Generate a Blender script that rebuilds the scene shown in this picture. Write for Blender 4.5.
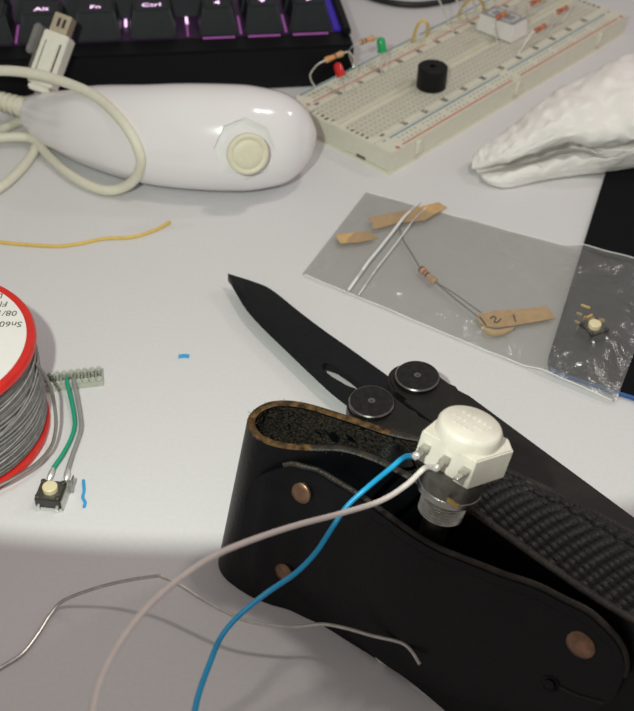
import bpy, bmesh, math, random
from mathutils import Matrix, Vector, noise

# ---------------------------------------------------------------- camera, world, lights, exposure
# All lengths below are written in millimetres and turned into metres (S) when a mesh is made.
S = 0.001
random.seed(4)
sc = bpy.context.scene
col = sc.collection
for o in list(bpy.data.objects):
    bpy.data.objects.remove(o)

cam_d = bpy.data.cameras.new('camera')
cam = bpy.data.objects.new('camera', cam_d)
col.objects.link(cam)
cam_d.sensor_fit = 'HORIZONTAL'
cam_d.sensor_width = 36.0
cam_d.lens = 1100.94 * 36.0 / 634.0
cam_d.clip_start = 0.01
cam_d.clip_end = 20
cam_d.dof.use_dof = True
cam_d.dof.focus_distance = 0.27
cam_d.dof.aperture_fstop = 36.0
cam.matrix_world = (Matrix.Translation((0, 0, 0.22264)) @ Matrix.Rotation(math.radians(48.266), 4, 'X')
                    @ Matrix.Rotation(math.radians(1.6565), 4, 'Z'))
sc.camera = cam

world = bpy.data.worlds.new('room_light')
sc.world = world
world.use_nodes = True
bg = world.node_tree.nodes['Background']
bg.inputs[0].default_value = (1.0, 0.92, 0.85, 1)
bg.inputs[1].default_value = 0.29

def lamp(name, kind, loc, target, power, color, size):
    d = bpy.data.lights.new(name, kind)
    d.energy = power
    d.color = color
    o = bpy.data.objects.new(name, d)
    col.objects.link(o)
    o.location = Vector(loc) * S
    o.rotation_euler = (Vector(target) - Vector(loc)).to_track_quat('-Z', 'Y').to_euler()
    if kind == 'AREA':
        d.size = size * S
    else:
        d.shadow_soft_size = size * S
    return o

lamp('ceiling_lamp', 'AREA', (150, 270, 520), (-20, 200, 0), .47, (1.0, 0.92, 0.84), 40)
lamp('side_lamp', 'AREA', (330, 430, 310), (80, 350, 0), .17, (1.0, 0.90, 0.92), 30)
desk_lamp = lamp('desk_spot', 'SPOT', (-42, 26, 241), (-42, 1026, 272), 2.5, (0.92, 1.0, 0.87), 4)
desk_lamp.data.spot_size = math.radians(120)
desk_lamp.data.spot_blend = 0.004

sc.view_settings.view_transform = 'Standard'
sc.view_settings.look = 'None'
sc.view_settings.gamma = 1.0
sc.view_settings.use_curve_mapping = False
sc.view_settings.exposure = 0.0

# ---------------------------------------------------------------- materials
def mat(name, color, rough=0.5, metal=0.0, spec=0.5, var=0.08, scale=300.0, bump=0.0, bscale=900.0,
        color2=None, emit=None, strength=0.0, trans=0.0, sss=0.0, coat=0.0):
    m = bpy.data.materials.new(name)
    m.use_nodes = True
    nt = m.node_tree
    b = nt.nodes['Principled BSDF']
    b.inputs['Roughness'].default_value = rough
    b.inputs['Metallic'].default_value = metal
    b.inputs['Specular IOR Level'].default_value = spec
    b.inputs['Coat Weight'].default_value = coat
    if trans:
        b.inputs['Transmission Weight'].default_value = trans
    if sss:
        b.inputs['Subsurface Weight'].default_value = sss
        b.inputs['Subsurface Radius'].default_value = (1, .9, .8)
        b.inputs['Subsurface Scale'].default_value = 0.0015
    tc = nt.nodes.new('ShaderNodeTexCoord')
    nz = nt.nodes.new('ShaderNodeTexNoise')
    nz.inputs['Scale'].default_value = scale
    nz.inputs['Detail'].default_value = 5
    nt.links.new(tc.outputs['Object'], nz.inputs['Vector'])
    rp = nt.nodes.new('ShaderNodeValToRGB')
    c2 = color2 or tuple(min(1, c * (1 - var)) for c in color)
    c1 = color if color2 else tuple(min(1, c * (1 + var)) for c in color)
    rp.color_ramp.elements[0].position = 0.35
    rp.color_ramp.elements[1].position = 0.65
    rp.color_ramp.elements[0].color = (*c2, 1)
    rp.color_ramp.elements[1].color = (*c1, 1)
    nt.links.new(nz.outputs['Fac'], rp.inputs['Fac'])
    nt.links.new(rp.outputs['Color'], b.inputs['Base Color'])
    if bump:
        n2 = nt.nodes.new('ShaderNodeTexNoise')
        n2.inputs['Scale'].default_value = bscale
        n2.inputs['Detail'].default_value = 4
        nt.links.new(tc.outputs['Object'], n2.inputs['Vector'])
        bp = nt.nodes.new('ShaderNodeBump')
        bp.inputs['Strength'].default_value = bump
        bp.inputs['Distance'].default_value = 0.0006
        nt.links.new(n2.outputs['Fac'], bp.inputs['Height'])
        nt.links.new(bp.outputs['Normal'], b.inputs['Normal'])
    if emit:
        b.inputs['Emission Color'].default_value = (*emit, 1)
        b.inputs['Emission Strength'].default_value = strength
    return m

def film_mat():
    m = bpy.data.materials.new('clear_plastic_film')
    m.use_nodes = True
    nt = m.node_tree
    out = nt.nodes['Material Output']
    nt.nodes.remove(nt.nodes['Principled BSDF'])
    tc = nt.nodes.new('ShaderNodeTexCoord')
    nz = nt.nodes.new('ShaderNodeTexNoise'); nz.inputs['Scale'].default_value = 55; nz.inputs['Detail'].default_value = 5
    nz.inputs['Distortion'].default_value = 1.2
    nt.links.new(tc.outputs['Object'], nz.inputs['Vector'])
    bp = nt.nodes.new('ShaderNodeBump'); bp.inputs['Strength'].default_value = 0.45; bp.inputs['Distance'].default_value = 0.005
    nt.links.new(nz.outputs['Fac'], bp.inputs['Height'])
    tr = nt.nodes.new('ShaderNodeBsdfTransparent'); tr.inputs[0].default_value = (.93, .93, .92, 1)
    df = nt.nodes.new('ShaderNodeBsdfDiffuse'); df.inputs[0].default_value = (.43, .43, .44, 1)
    gl = nt.nodes.new('ShaderNodeBsdfGlossy'); gl.inputs['Roughness'].default_value = 0.22; gl.inputs[0].default_value = (.9, .9, .9, 1)
    nt.links.new(bp.outputs['Normal'], gl.inputs['Normal'])
    rm = nt.nodes.new('ShaderNodeMapRange'); rm.inputs['To Min'].default_value = 0.07; rm.inputs['To Max'].default_value = 0.17
    nt.links.new(nz.outputs['Fac'], rm.inputs['Value'])
    m1 = nt.nodes.new('ShaderNodeMixShader'); nt.links.new(rm.outputs[0], m1.inputs[0])
    nt.links.new(tr.outputs[0], m1.inputs[1]); nt.links.new(df.outputs[0], m1.inputs[2])
    m2 = nt.nodes.new('ShaderNodeMixShader'); m2.inputs[0].default_value = 0.075
    nt.links.new(m1.outputs[0], m2.inputs[1]); nt.links.new(gl.outputs[0], m2.inputs[2])
    nt.links.new(m2.outputs[0], out.inputs['Surface'])
    return m

def towel_mat():
    m = mat('embossed_paper_towel', (.87, .835, .82), .9, spec=.1, var=.03, scale=150)
    nt = m.node_tree; b = nt.nodes['Principled BSDF']
    uv = nt.nodes.new('ShaderNodeUVMap')
    vo = nt.nodes.new('ShaderNodeTexVoronoi'); vo.inputs['Scale'].default_value = 1.0; vo.inputs['Randomness'].default_value = 0.12
    nt.links.new(uv.outputs[0], vo.inputs['Vector'])
    mr = nt.nodes.new('ShaderNodeMapRange')
    mr.inputs['From Min'].default_value = 0.12; mr.inputs['From Max'].default_value = 0.34
    mr.inputs['To Min'].default_value = 1.0; mr.inputs['To Max'].default_value = 0.0
    nt.links.new(vo.outputs['Distance'], mr.inputs['Value'])
    tc = nt.nodes.new('ShaderNodeTexCoord')
    nz = nt.nodes.new('ShaderNodeTexNoise'); nz.inputs['Scale'].default_value = 260; nz.inputs['Detail'].default_value = 6
    nt.links.new(tc.outputs['Object'], nz.inputs['Vector'])
    ad = nt.nodes.new('ShaderNodeMath'); ad.operation = 'ADD'
    nt.links.new(mr.outputs[0], ad.inputs[0]); nt.links.new(nz.outputs['Fac'], ad.inputs[1])
    bp = nt.nodes.new('ShaderNodeBump'); bp.inputs['Strength'].default_value = .28; bp.inputs['Distance'].default_value = 0.0009
    mx = nt.nodes.new('ShaderNodeMixRGB'); mx.inputs[2].default_value = (.93, .915, .89, 1)
    sc_ = nt.nodes.new('ShaderNodeMath'); sc_.operation = 'MULTIPLY'; sc_.inputs[1].default_value = .8
    nt.links.new(mr.outputs[0], sc_.inputs[0]); nt.links.new(sc_.outputs[0], mx.inputs[0])
    src = b.inputs['Base Color'].links[0].from_socket
    nt.links.new(src, mx.inputs[1]); nt.links.new(mx.outputs[0], b.inputs['Base Color'])
    nt.links.new(ad.outputs[0], bp.inputs['Height']); nt.links.new(bp.outputs['Normal'], b.inputs['Normal'])
    return m

MT = {}
def M_(k):
    return MT[k]
MT.update(
    desk=mat('white_laminate', (.70, .685, .71), .42, spec=.35, var=.018, scale=900, bump=.04, bscale=1500),
    mat=mat('black_cloth_mat', (.005, .0055, .0075), .85, spec=.12, var=.3, scale=1500, bump=.3, bscale=2500),
    mat_edge=mat('blue_stitching', (.03, .10, .30), .8, var=.2, scale=2000),
    kb_body=mat('black_keyboard_plastic', (.004, .0045, .006), .55, spec=.22, var=.15, scale=500, bump=.1, bscale=2500),
    keycap=mat('charcoal_keycap', (.012, .015, .020), .5, spec=.3, var=.1, scale=400, bump=.08, bscale=3000),
    legend=mat('lit_legend', (.5, .3, .5), emit=(.95, .62, .95), strength=1.6),
    glow=mat('purple_backlight', (.012, .008, .014), emit=(.30, .05, .40), strength=.035),
    glow_line=mat('magenta_led_line', (.2, .05, .2), emit=(.55, .16, .55), strength=.35),
    glow_b=mat('blue_reflection_glow', (.02, .01, .1), emit=(.035, .012, .36), strength=.5),  # emission stands in for blue light reflected at the case end
    white_shell=mat('glossy_white_plastic', (.82, .785, .82), .16, spec=.55, var=.01, scale=60, coat=.3),
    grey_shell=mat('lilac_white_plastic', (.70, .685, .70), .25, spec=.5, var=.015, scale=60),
    stick=mat('cream_rubber', (.74, .70, .55), .55, var=.03, scale=500),
    cable=mat('cream_cable', (.72, .69, .58), .5, var=.03, scale=400),
    plugw=mat('white_plug_plastic', (.76, .735, .66), .35, var=.03, scale=400),
    clear=mat('clear_latch_plastic', (.62, .60, .58), .15, trans=.75, var=.03),
    tan=mat('tan_connector_metal', (.62, .53, .40), .35, metal=.6, var=.08, scale=800),
    dark=mat('dark_slot', (.03, .026, .022), .7, var=.1),
    bb=mat('ivory_breadboard', (.70, .68, .575), .55, var=.02, scale=300),
    bb_top=mat('breadboard_top', (.60, .575, .49), .6, var=.03, scale=300),
    bb_rail=mat('breadboard_rail_top', (.63, .60, .50), .6, var=.03, scale=300),
    foam=mat('foam_tape', (.76, .74, .60), .8, var=.04, scale=900),
    hole=mat('tie_point_hole', (.44, .42, .355), .8, var=.1, scale=900),
    print_k=mat('black_print', (.08, .072, .065), .7, var=.1),
    print_r=mat('red_print', (.58, .16, .12), .6, var=.1, scale=500),
    print_b=mat('blue_print', (.11, .27, .38), .6, var=.1, scale=500),
    black_p=mat('black_buzzer_plastic', (.005, .005, .006), .55, spec=.25, var=.15, scale=900, bump=.15, bscale=2500),
    metal=mat('tinned_wire', (.86, .84, .82), .30, metal=.7, var=.08, scale=700),
    bare=mat('bare_solder', (.62, .60, .57), .40, metal=.9, var=.1, scale=500),
    steel=mat('worn_nickel', (.50, .49, .46), .33, metal=1.0, var=.18, scale=500, bump=.1, bscale=2000),
    gunmetal=mat('dull_gunmetal', (.20, .19, .17), .42, metal=.85, var=.15, scale=600),
    solder=mat('solder_wire', (.30, .295, .29), .48, metal=.75, var=.15, scale=500),
    strand=mat('dull_solder_strand', (.30, .285, .27), .45, metal=.7, var=.12, scale=500),
    red_led=mat('red_led_lens', (.62, .02, .02), .15, var=.05, sss=.3),
    green_led=mat('green_led_lens', (.02, .38, .12), .12, var=.05, sss=.3),
    rbody=mat('beige_resistor', (.62, .36, .19), .45, var=.06, scale=900),
    rbody2=mat('orange_resistor', (.44, .17, .085), .45, var=.06, scale=900),
    b_brown=mat('brown_band', (.16, .06, .03), .5), b_black=mat('black_band', (.02, .02, .02), .5),
    b_orange=mat('orange_band', (.75, .25, .04), .5), b_red=mat('red_band', (.45, .05, .04), .5),
    b_gold=mat('gold_band', (.60, .42, .16), .4, metal=.5),
    yellow=mat('yellow_insulation', (.72, .50, .12), .45, var=.05, scale=500),
    disp_w=mat('white_display_case', (.80, .77, .76), .4, var=.02),
    disp_g=mat('grey_display_face', (.30, .29, .31), .45, var=.04),
    seg=mat('pale_segment', (.62, .61, .60), .4, var=.03),
    towel=towel_mat(),
    film=film_mat(),
    zipm=mat('milky_zip', (.80, .80, .80), .35, var=.03, scale=300),
    kraft=mat('tan_paper_tape', (.58, .37, .17), .75, var=.10, scale=400, bump=.1, bscale=900),
    ink=mat('black_ink', (.025, .02, .02), .6),
    blade=mat('black_oxide_blade', (.006, .007, .009), .42, metal=.1, spec=.3, var=.2, scale=500, bump=.06, bscale=2500),
    tool=mat('black_oxide_handle', (.015, .0135, .0125), .46, metal=.25, spec=.4, var=.15, scale=400, bump=.08, bscale=2500),
    pivot=mat('black_pivot_cap', (.035, .034, .034), .30, metal=.7, var=.2, scale=600),
    pivot_rim=mat('bright_pivot_rim', (.30, .29, .28), .28, metal=1, var=.15, scale=600),
    leather=mat('black_leather', (.0025, .0027, .0036), .38, spec=.26, var=.25, scale=220, bump=.16, bscale=1300),
    suede=mat('napped_inner_leather', (.004, .004, .005), .95, spec=.05, color2=(.042, .036, .028), scale=1500, bump=1.0, bscale=1800),
    raw=mat('raw_brown_leather_edge', (.145, .080, .034), .85, spec=.1, color2=(.020, .014, .010), scale=420, bump=.6, bscale=1500),
    worn=mat('worn_strap_edge', (.030, .021, .014), .5, spec=.4, color2=(.007, .006, .006), scale=260, bump=.4, bscale=1500),
    elastic=mat('black_woven_elastic', (.005, .0055, .006), .42, spec=.42, var=.3, scale=900, bump=.3, bscale=2500),
    rivet=mat('copper_rivet', (.36, .21, .135), .38, metal=.85, color2=(.20, .12, .08), scale=420),
    snap=mat('pale_snap', (.66, .63, .55), .4, metal=.4, var=.1, scale=600),
    potw=mat('ivory_pot_plastic', (.66, .615, .55), .42, var=.05, scale=250, bump=.05, bscale=900),
    blue=mat('blue_insulation', (.012, .34, .66), .38, var=.05, scale=500),
    pink=mat('pinkish_white_insulation', (.74, .66, .64), .45, var=.04, scale=500),
    blue_bit=mat('blue_scrap', (.03, .36, .74), .5, var=.05),
    green=mat('green_insulation', (.01, .33, .20), .42, var=.05, scale=500),
    greyw=mat('grey_insulation', (.28, .275, .27), .45, var=.05, scale=500),
    header=mat('milky_header_plastic', (.56, .58, .51), .4, var=.06, scale=600, trans=.15),
    red=mat('red_spool_plastic', (.62, .022, .016), .35, var=.06, scale=200),
    label=mat('white_paper_label', (.80, .775, .76), .6, var=.015, scale=300),
    sw_black=mat('black_switch_plastic', (.045, .043, .040), .5, var=.1, scale=900),
    cream=mat('cream_button', (.80, .70, .46), .4, var=.03),
    black_cable=mat('black_cable', (.012, .012, .013), .45, var=.1),
)

# ---------------------------------------------------------------- mesh helpers (millimetres)
def V3(p):
    return Vector((p[0], p[1], p[2] if len(p) > 2 else 0.0))

def make(name, geo, m, parent=None, angle=38, uv=None):
    """One mesh object from (verts, faces) in mm, in the frame of its parent."""
    Vs, Fs = geo
    me = bpy.data.meshes.new(name)
    me.from_pydata([tuple(v * S for v in V3(p)) for p in Vs], [], Fs)
    bm = bmesh.new(); bm.from_mesh(me)
    bmesh.ops.recalc_face_normals(bm, faces=bm.faces)
    bm.to_mesh(me); bm.free()
    if uv:
        lay = me.uv_layers.new(name='UVMap')
        for lp in me.loops:
            lay.data[lp.index].uv = uv[lp.vertex_index]
    for p in me.polygons:
        p.use_smooth = True
    me.set_sharp_from_angle(angle=math.radians(angle))
    me.materials.append(MT[m])
    o = bpy.data.objects.new(name, me)
    col.objects.link(o)
    if parent is not None:
        o.parent = parent
    return o

FR = {}
def thing(name, label, cat, loc=(0, 0, 0), rotz=0.0, group=None, mtx=None):
    """An Empty at the base of a thing; its parts are children in its local frame."""
    e = bpy.data.objects.new(name, None)
    e.empty_display_size = .005
    col.objects.link(e)
    e.location = V3(loc) * S
    e.rotation_euler = (0, 0, math.radians(rotz))
    e['label'] = label
    e['category'] = cat
    if group:
        e['group'] = group
    FR[e.name] = Matrix.Translation(V3(loc)) @ Matrix.Rotation(math.radians(rotz), 4, 'Z')
    return e

def tag(o, label, cat, group=None):
    o['label'] = label
    o['category'] = cat
    if group:
        o['group'] = group
    return o

def wl(t, pts):
    """World millimetres -> local millimetres of a thing."""
    inv = FR[t.name].inverted()
    return [tuple(inv @ V3(p)) for p in pts]

def xf(geo, mtx):
    return [tuple(mtx @ V3(p)) for p in geo[0]], geo[1]

def sh(geo, dx=0, dy=0, dz=0):
    return [(p[0] + dx, p[1] + dy, (p[2] if len(p) > 2 else 0) + dz) for p in geo[0]], geo[1]

def join(*geos):
    Vs, Fs = [], []
    for v, f in geos:
        n = len(Vs)
        Vs += list(v)
        Fs += [tuple(i + n for i in q) for q in f]
    return Vs, Fs

def frame(origin, z, x=(1, 0, 0)):
    """Matrix whose local z runs along z, local x close to x."""
    z = V3(z).normalized()
    x = V3(x)
    x = (x - z * x.dot(z)).normalized()
    y = z.cross(x)
    m = Matrix.Identity(4)
    for i in range(3):
        m[i][0], m[i][1], m[i][2], m[i][3] = x[i], y[i], z[i], V3(origin)[i]
    return m

def cr(pts, sub=6):
    """Catmull-Rom through points."""
    P = [V3(p) for p in pts]
    if len(P) < 3:
        return [P[0].lerp(P[-1], i / sub) for i in range(sub + 1)]
    out = []
    Q = [P[0] * 2 - P[1]] + P + [P[-1] * 2 - P[-2]]
    for i in range(1, len(Q) - 2):
        a, b, c, d = Q[i - 1], Q[i], Q[i + 1], Q[i + 2]
        for k in range(sub):
            t = k / sub
            out.append(0.5 * ((2 * b) + (c - a) * t + (2 * a - 5 * b + 4 * c - d) * t * t + (3 * b - a - 3 * c + d) * t ** 3))
    out.append(P[-1])
    return out

def tube(pts, r, seg=8, sub=6, smooth=True):
    P = cr(pts, sub) if smooth else [V3(p) for p in pts]
    n = len(P)
    Vs, Fs = [], []
    T0 = (P[1] - P[0]).normalized()
    up = Vector((0, 0, 1)) if abs(T0.z) < .9 else Vector((1, 0, 0))
    nrm = (up - T0 * up.dot(T0)).normalized()
    for i in range(n):
        T = (P[min(i + 1, n - 1)] - P[max(i - 1, 0)]).normalized()
        nrm = (nrm - T * nrm.dot(T)).normalized()
        bn = T.cross(nrm)
        rr = r(i / (n - 1)) if callable(r) else r
        for k in range(seg):
            a = 2 * math.pi * k / seg
            Vs.append(tuple(P[i] + (nrm * math.cos(a) + bn * math.sin(a)) * rr))
    for i in range(n - 1):
        for k in range(seg):
            k2 = (k + 1) % seg
            Fs.append((i * seg + k, i * seg + k2, (i + 1) * seg + k2, (i + 1) * seg + k))
    Fs.append(tuple(range(seg))[::-1])
    Fs.append(tuple((n - 1) * seg + k for k in range(seg)))
    return Vs, Fs

def lathe(prof, seg=24, a0=0.0):
    Vs, Fs, idx = [], [], []
    for r, z in prof:
        if r < 1e-6:
            idx.append([len(Vs)]); Vs.append((0, 0, z))
        else:
            row = []
            for k in range(seg):
                a = a0 + 2 * math.pi * k / seg
                row.append(len(Vs)); Vs.append((r * math.cos(a), r * math.sin(a), z))
            idx.append(row)
    for A, B in zip(idx[:-1], idx[1:]):
        for k in range(seg):
            k2 = (k + 1) % seg
            if len(A) == 1 and len(B) == 1:
                continue
            if len(A) == 1:
                Fs.append((A[0], B[k2], B[k]))
            elif len(B) == 1:
                Fs.append((A[k], A[k2], B[0]))
            else:
                Fs.append((A[k], A[k2], B[k2], B[k]))
    if len(idx[0]) > 1:
        Fs.append(tuple(idx[0])[::-1])
    if len(idx[-1]) > 1:
        Fs.append(tuple(idx[-1]))
    return Vs, Fs

def from_bm(bm):
    bm.verts.index_update()
    g = [tuple(v.co) for v in bm.verts], [tuple(v.index for v in f.verts) for f in bm.faces]
    bm.free()
    return g

def box(x0, x1, y0, y1, z0, z1, bev=0.0, seg=2, taper=None):
    """Box; taper=(left,right,front,back) pulls the top in."""
    l, r, f, b = taper or (0, 0, 0, 0)
    bm = bmesh.new()
    c = [(x0, y0, z0), (x1, y0, z0), (x1, y1, z0), (x0, y1, z0),
         (x0 + l, y0 + f, z1), (x1 - r, y0 + f, z1), (x1 - r, y1 - b, z1), (x0 + l, y1 - b, z1)]
    v = [bm.verts.new(p) for p in c]
    for q in ((0, 3, 2, 1), (4, 5, 6, 7), (0, 1, 5, 4), (1, 2, 6, 5), (2, 3, 7, 6), (3, 0, 4, 7)):
        bm.faces.new([v[i] for i in q])
    if bev:
        bmesh.ops.bevel(bm, geom=bm.edges[:] + bm.verts[:], offset=bev, segments=seg, affect='EDGES', clamp_overlap=True)
    return from_bm(bm)

def prism(outline, z0, z1, bev=0.0, seg=2):
    bm = bmesh.new()
    a = [bm.verts.new((p[0], p[1], z0)) for p in outline]
    b = [bm.verts.new((p[0], p[1], z1)) for p in outline]
    n = len(a)
    bm.faces.new(a[::-1]); top = bm.faces.new(b)
    for i in range(n):
        bm.faces.new((a[i], a[(i + 1) % n], b[(i + 1) % n], b[i]))
    if bev:
        bmesh.ops.bevel(bm, geom=list(top.edges), offset=bev, segments=seg, affect='EDGES', clamp_overlap=True)
    bmesh.ops.triangulate(bm, faces=[f for f in bm.faces if len(f.verts) > 4])
    return from_bm(bm)

def grid(rows, closed_u=False, closed_v=False):
    n, m = len(rows), len(rows[0])
    Vs = [tuple(p) for r in rows for p in r]
    Fs = []
    for i in range(n if closed_u else n - 1):
        for j in range(m if closed_v else m - 1):
            i2, j2 = (i + 1) % n, (j + 1) % m
            Fs.append((i * m + j, i * m + j2, i2 * m + j2, i2 * m + j))
    return Vs, Fs

def sheet(rows, thick):
    """A solid leaf from a grid of points: the surface, its copy pushed back along the normal, and the rim."""
    n, m = len(rows), len(rows[0])
    R = [[V3(p) for p in r] for r in rows]
    back = []
    for i in range(n):
        rr = []
        for j in range(m):
            du = R[min(i + 1, n - 1)][j] - R[max(i - 1, 0)][j]
            dv = R[i][min(j + 1, m - 1)] - R[i][max(j - 1, 0)]
            nn = du.cross(dv)
            nn = nn.normalized() if nn.length > 1e-9 else Vector((0, 0, 1))
            rr.append(R[i][j] - nn * thick)
        back.append(rr)
    a, fa = grid(R); b, fb = grid(back)
    Vs = a + b; k = len(a)
    Fs = list(fa) + [tuple(x + k for x in q)[::-1] for q in fb]
    loop = [(0, j) for j in range(m)] + [(i, m - 1) for i in range(1, n)] + [(n - 1, j) for j in range(m - 2, -1, -1)] + [(i, 0) for i in range(n - 2, 0, -1)]
    for q in range(len(loop)):
        i, j = loop[q]; i2, j2 = loop[(q + 1) % len(loop)]
        Fs.append((i * m + j, i * m + j + k, i2 * m + j2 + k, i2 * m + j2))
    return Vs, Fs

def text_geo(s, size, align='LEFT', extr=0.0, bold=0.0):
    cu = bpy.data.curves.new('t', 'FONT')
    cu.body = s; cu.size = size; cu.align_x = align; cu.extrude = extr; cu.offset = bold
    cu.resolution_u = 3
    ob = bpy.data.objects.new('t', cu)
    me = bpy.data.meshes.new_from_object(ob)
    g = [tuple(v.co) for v in me.vertices], [tuple(p.vertices) for p in me.polygons]
    bpy.data.objects.remove(ob); bpy.data.curves.remove(cu); bpy.data.meshes.remove(me)
    return g

def cut(o, geo):
    """Boolean-cut geo (mm, in o's frame) out of o's mesh."""
    me = bpy.data.meshes.new('c'); me.from_pydata([tuple(v * S for v in V3(p)) for p in geo[0]], [], geo[1])
    bm = bmesh.new(); bm.from_mesh(me); bmesh.ops.recalc_face_normals(bm, faces=bm.faces); bm.to_mesh(me); bm.free()
    c = bpy.data.objects.new('c', me); col.objects.link(c)
    par = o.parent; o.parent = None
    md = o.modifiers.new('b', 'BOOLEAN'); md.operation = 'DIFFERENCE'; md.object = c; md.solver = 'EXACT'
    bpy.context.view_layer.update()
    dg = bpy.context.evaluated_depsgraph_get()
    new = bpy.data.meshes.new_from_object(o.evaluated_get(dg))
    o.modifiers.clear()
    old = o.data; o.data = new; new.name = old.name
    bpy.data.meshes.remove(old)
    bpy.data.objects.remove(c); bpy.data.meshes.remove(me)
    for p in new.polygons:
        p.use_smooth = True
    new.set_sharp_from_angle(angle=math.radians(30))
    o.parent = par

def interp(tab, x):
    if x <= tab[0][0]:
        return tab[0][1]
    for (a, b), (c, d) in zip(tab[:-1], tab[1:]):
        if x <= c:
            t = (x - a) / (c - a)
            t = t * t * (3 - 2 * t)
            return b + (d - b) * t
    return tab[-1][1]

def rrect(x0, x1, y0, y1, r, n=6):
    pts = []
    for cx, cy, a0 in ((x1 - r, y1 - r, 0), (x0 + r, y1 - r, 90), (x0 + r, y0 + r, 180), (x1 - r, y0 + r, 270)):
        for k in range(n + 1):
            a = math.radians(a0 + 90 * k / n)
            pts.append((cx + r * math.cos(a), cy + r * math.sin(a)))
    return pts

# ---------------------------------------------------------------- desk and mat
d = make('desk', box(-520, 520, -80, 820, -25, 0, 1.2), 'desk')
tag(d, 'white laminate desk top that everything lies on', 'desk')

t = thing('mouse_mat', 'black cloth mouse mat with blue stitched edge under the plastic bag', 'mat', (68.6, 245.4, 0), -18.8)
# local x runs along the near edge, local y along the left edge
make('cloth', prism([(p[0], p[1] - .11 * p[0]) for p in rrect(0, 190, 0, 230, 5, 8)], 0.0, 2.0, .4), 'mat', t)
make('stitched_edge', tube([(p[0], p[1] - .11 * p[0], 1.0) for p in (lambda q: q[22:] + q[:10])(rrect(-.2, 190.2, -.2, 230.2, 5, 8))], .75, 6, 1, False), 'mat_edge', t)

# ---------------------------------------------------------------- keyboard
KB = thing('keyboard', 'black mechanical keyboard with purple backlit keys at the back of the desk', 'keyboard', (11.6, 420.4, 0), 9.0)
body = box(-330, 0, 0, 130, 0, 18.2, 1.0)
make('case', body, 'kb_body', KB)
make('back_rim', box(-330, 0, 112, 130, 18, 27, 1.2), 'kb_body', KB)
make('side_rim', box(-3.6, 0, 8, 112, 18, 21.5, .8), 'kb_body', KB)
make('backlight_plate', box(-318, -6.6, 12.0, 110, 18.1, 18.5), 'glow', KB)
make('edge_reflection', box(-6.4, -3.7, 13.0, 110, 18.1, 19.2), 'glow_b', KB)  # blue reflection along the right end, put in as a glowing bar

def keycap(x0, x1, y0, legend=None, depth=17.0, z0=18.6, h=11.6):
    k = make('keycap', box(x0, x1, y0, y0 + depth, z0, z0 + h, .8, 2, (2.3, 2.3, 3.4, 1.5)), 'keycap', KB)
    if legend:
        cx = (x0 + x1) / 2
        if legend in ('left', 'down', 'right'):
            tri = [(-1.5, -1.1), (1.5, -1.1), (0, 1.2)]
            rot = {'left': 90, 'down': 180, 'right': -90}[legend]
            a = math.radians(rot)
            g = prism([(x * math.cos(a) - y * math.sin(a), x * math.sin(a) + y * math.cos(a)) for x, y in tri], 0, .08)
        else:
            g = text_geo(legend, 4.2, 'CENTER', .04)
            g = xf(g, Matrix.Diagonal((1.15, 1.0, 1, 1)))
            g = sh(g, 0, -1.3, .04)
        make('legend', sh(g, cx, y0 + 3.4 + 3.6, z0 + h + .02), 'legend', k)
for x0, x1, lg in ((-134.6, -114.6, 'Alt'), (-113.0, -93.6, 'Fn'), (-90.6, -71.2, 'Ctrl'),
                   (-62.6, -46.4, 'left'), (-44.0, -27.6, 'down'), (-25.4, -7.6, 'right')):
    keycap(x0, x1, 11.6, lg)
keycap(-255, -136.6, 11.6)
for x0 in (-255, -235.4, -215.8, -196.2, -176.6, -157, -137.4, -117.8, -98.2):
    keycap(x0, x0 + 17.6, 30.6)
keycap(-78.6, -46.4, 30.6); keycap(-44.0, -27.6, 30.6); keycap(-25.4, -7.6, 30.6)
for x0, x1 in ((-62.6, -46.4), (-44.0, -27.6), (-25.4, -7.6)):
    make('led_strip', box(x0 + 1.5, x1 - 1.5, 11.0, 11.5, 18.1, 18.7), 'glow_line', KB)
for x in (-136.0, -45.2, -26.5, -67.0):
    make('led_strip', box(x - .35, x + .35, 13.5, 29, 18.4, 19.2), 'glow_line', KB)
for x in (-92.1, -66.9):
    make('led', box(x - .5, x + .5, 24.0, 29.5, 18.7, 19.6), 'legend', KB)

# ---------------------------------------------------------------- game controller with thumbstick
NC = thing('thumbstick_controller', 'glossy white handheld controller with cream thumbstick and looped cable', 'controller', (-60, 350, 0))
stations = [((-115.5, 375.3, 9.5), 1.0), ((-114.7, 375.0, 9.5), 3.6), ((-112.4, 374.2, 9.4), 6.4), ((-106.0, 370.7, 9.6), 9.2), ((-94.7, 363.1, 12.0), 12.2),
            ((-83.6, 356.3, 14.6), 14.9), ((-64.5, 347.5, 17.2), 17.4), ((-47.6, 344.4, 18.4), 18.5), ((-29.7, 344.0, 18.6), 18.6),
            ((-21.2, 344.6, 18.5), 17.6), ((-14.0, 345.2, 18.4), 15.9), ((-8.7, 345.4, 18.4), 12.6), ((-5.1, 345.3, 18.4), 8.2), ((-3.4, 345.2, 18.4), 4.6), ((-2.8, 345.1, 18.4), 2.2)]
NN = Vector((.02, -.90, .43)).normalized()
cs = cr([s[0] for s in stations], 5)
hw = [p.x for p in cr([(s[1], 0, 0) for s in stations], 5)]
def nc_rows(lo, hi, n, grow=0.0):
    rows = []
    for i, c in enumerate(cs):
        T = (cs[min(i + 1, len(cs) - 1)] - cs[max(i - 1, 0)]); T.z *= .4; T.normalize()
        N = (NN - T * NN.dot(T)).normalized()
        Y = N.cross(T)
        a = max(.3, hw[i]) + grow
        b = a * .90
        row = []
        for k in range(n):
            th = math.radians(lo + (hi - lo) * k / (n - 1))
            ct, st = math.cos(th), math.sin(th)
            e = .88
            row.append(c + Y * a * math.copysign(abs(ct) ** e, ct) + N * b * math.copysign(abs(st) ** e, st))
        rows.append(row)
    return rows
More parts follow.
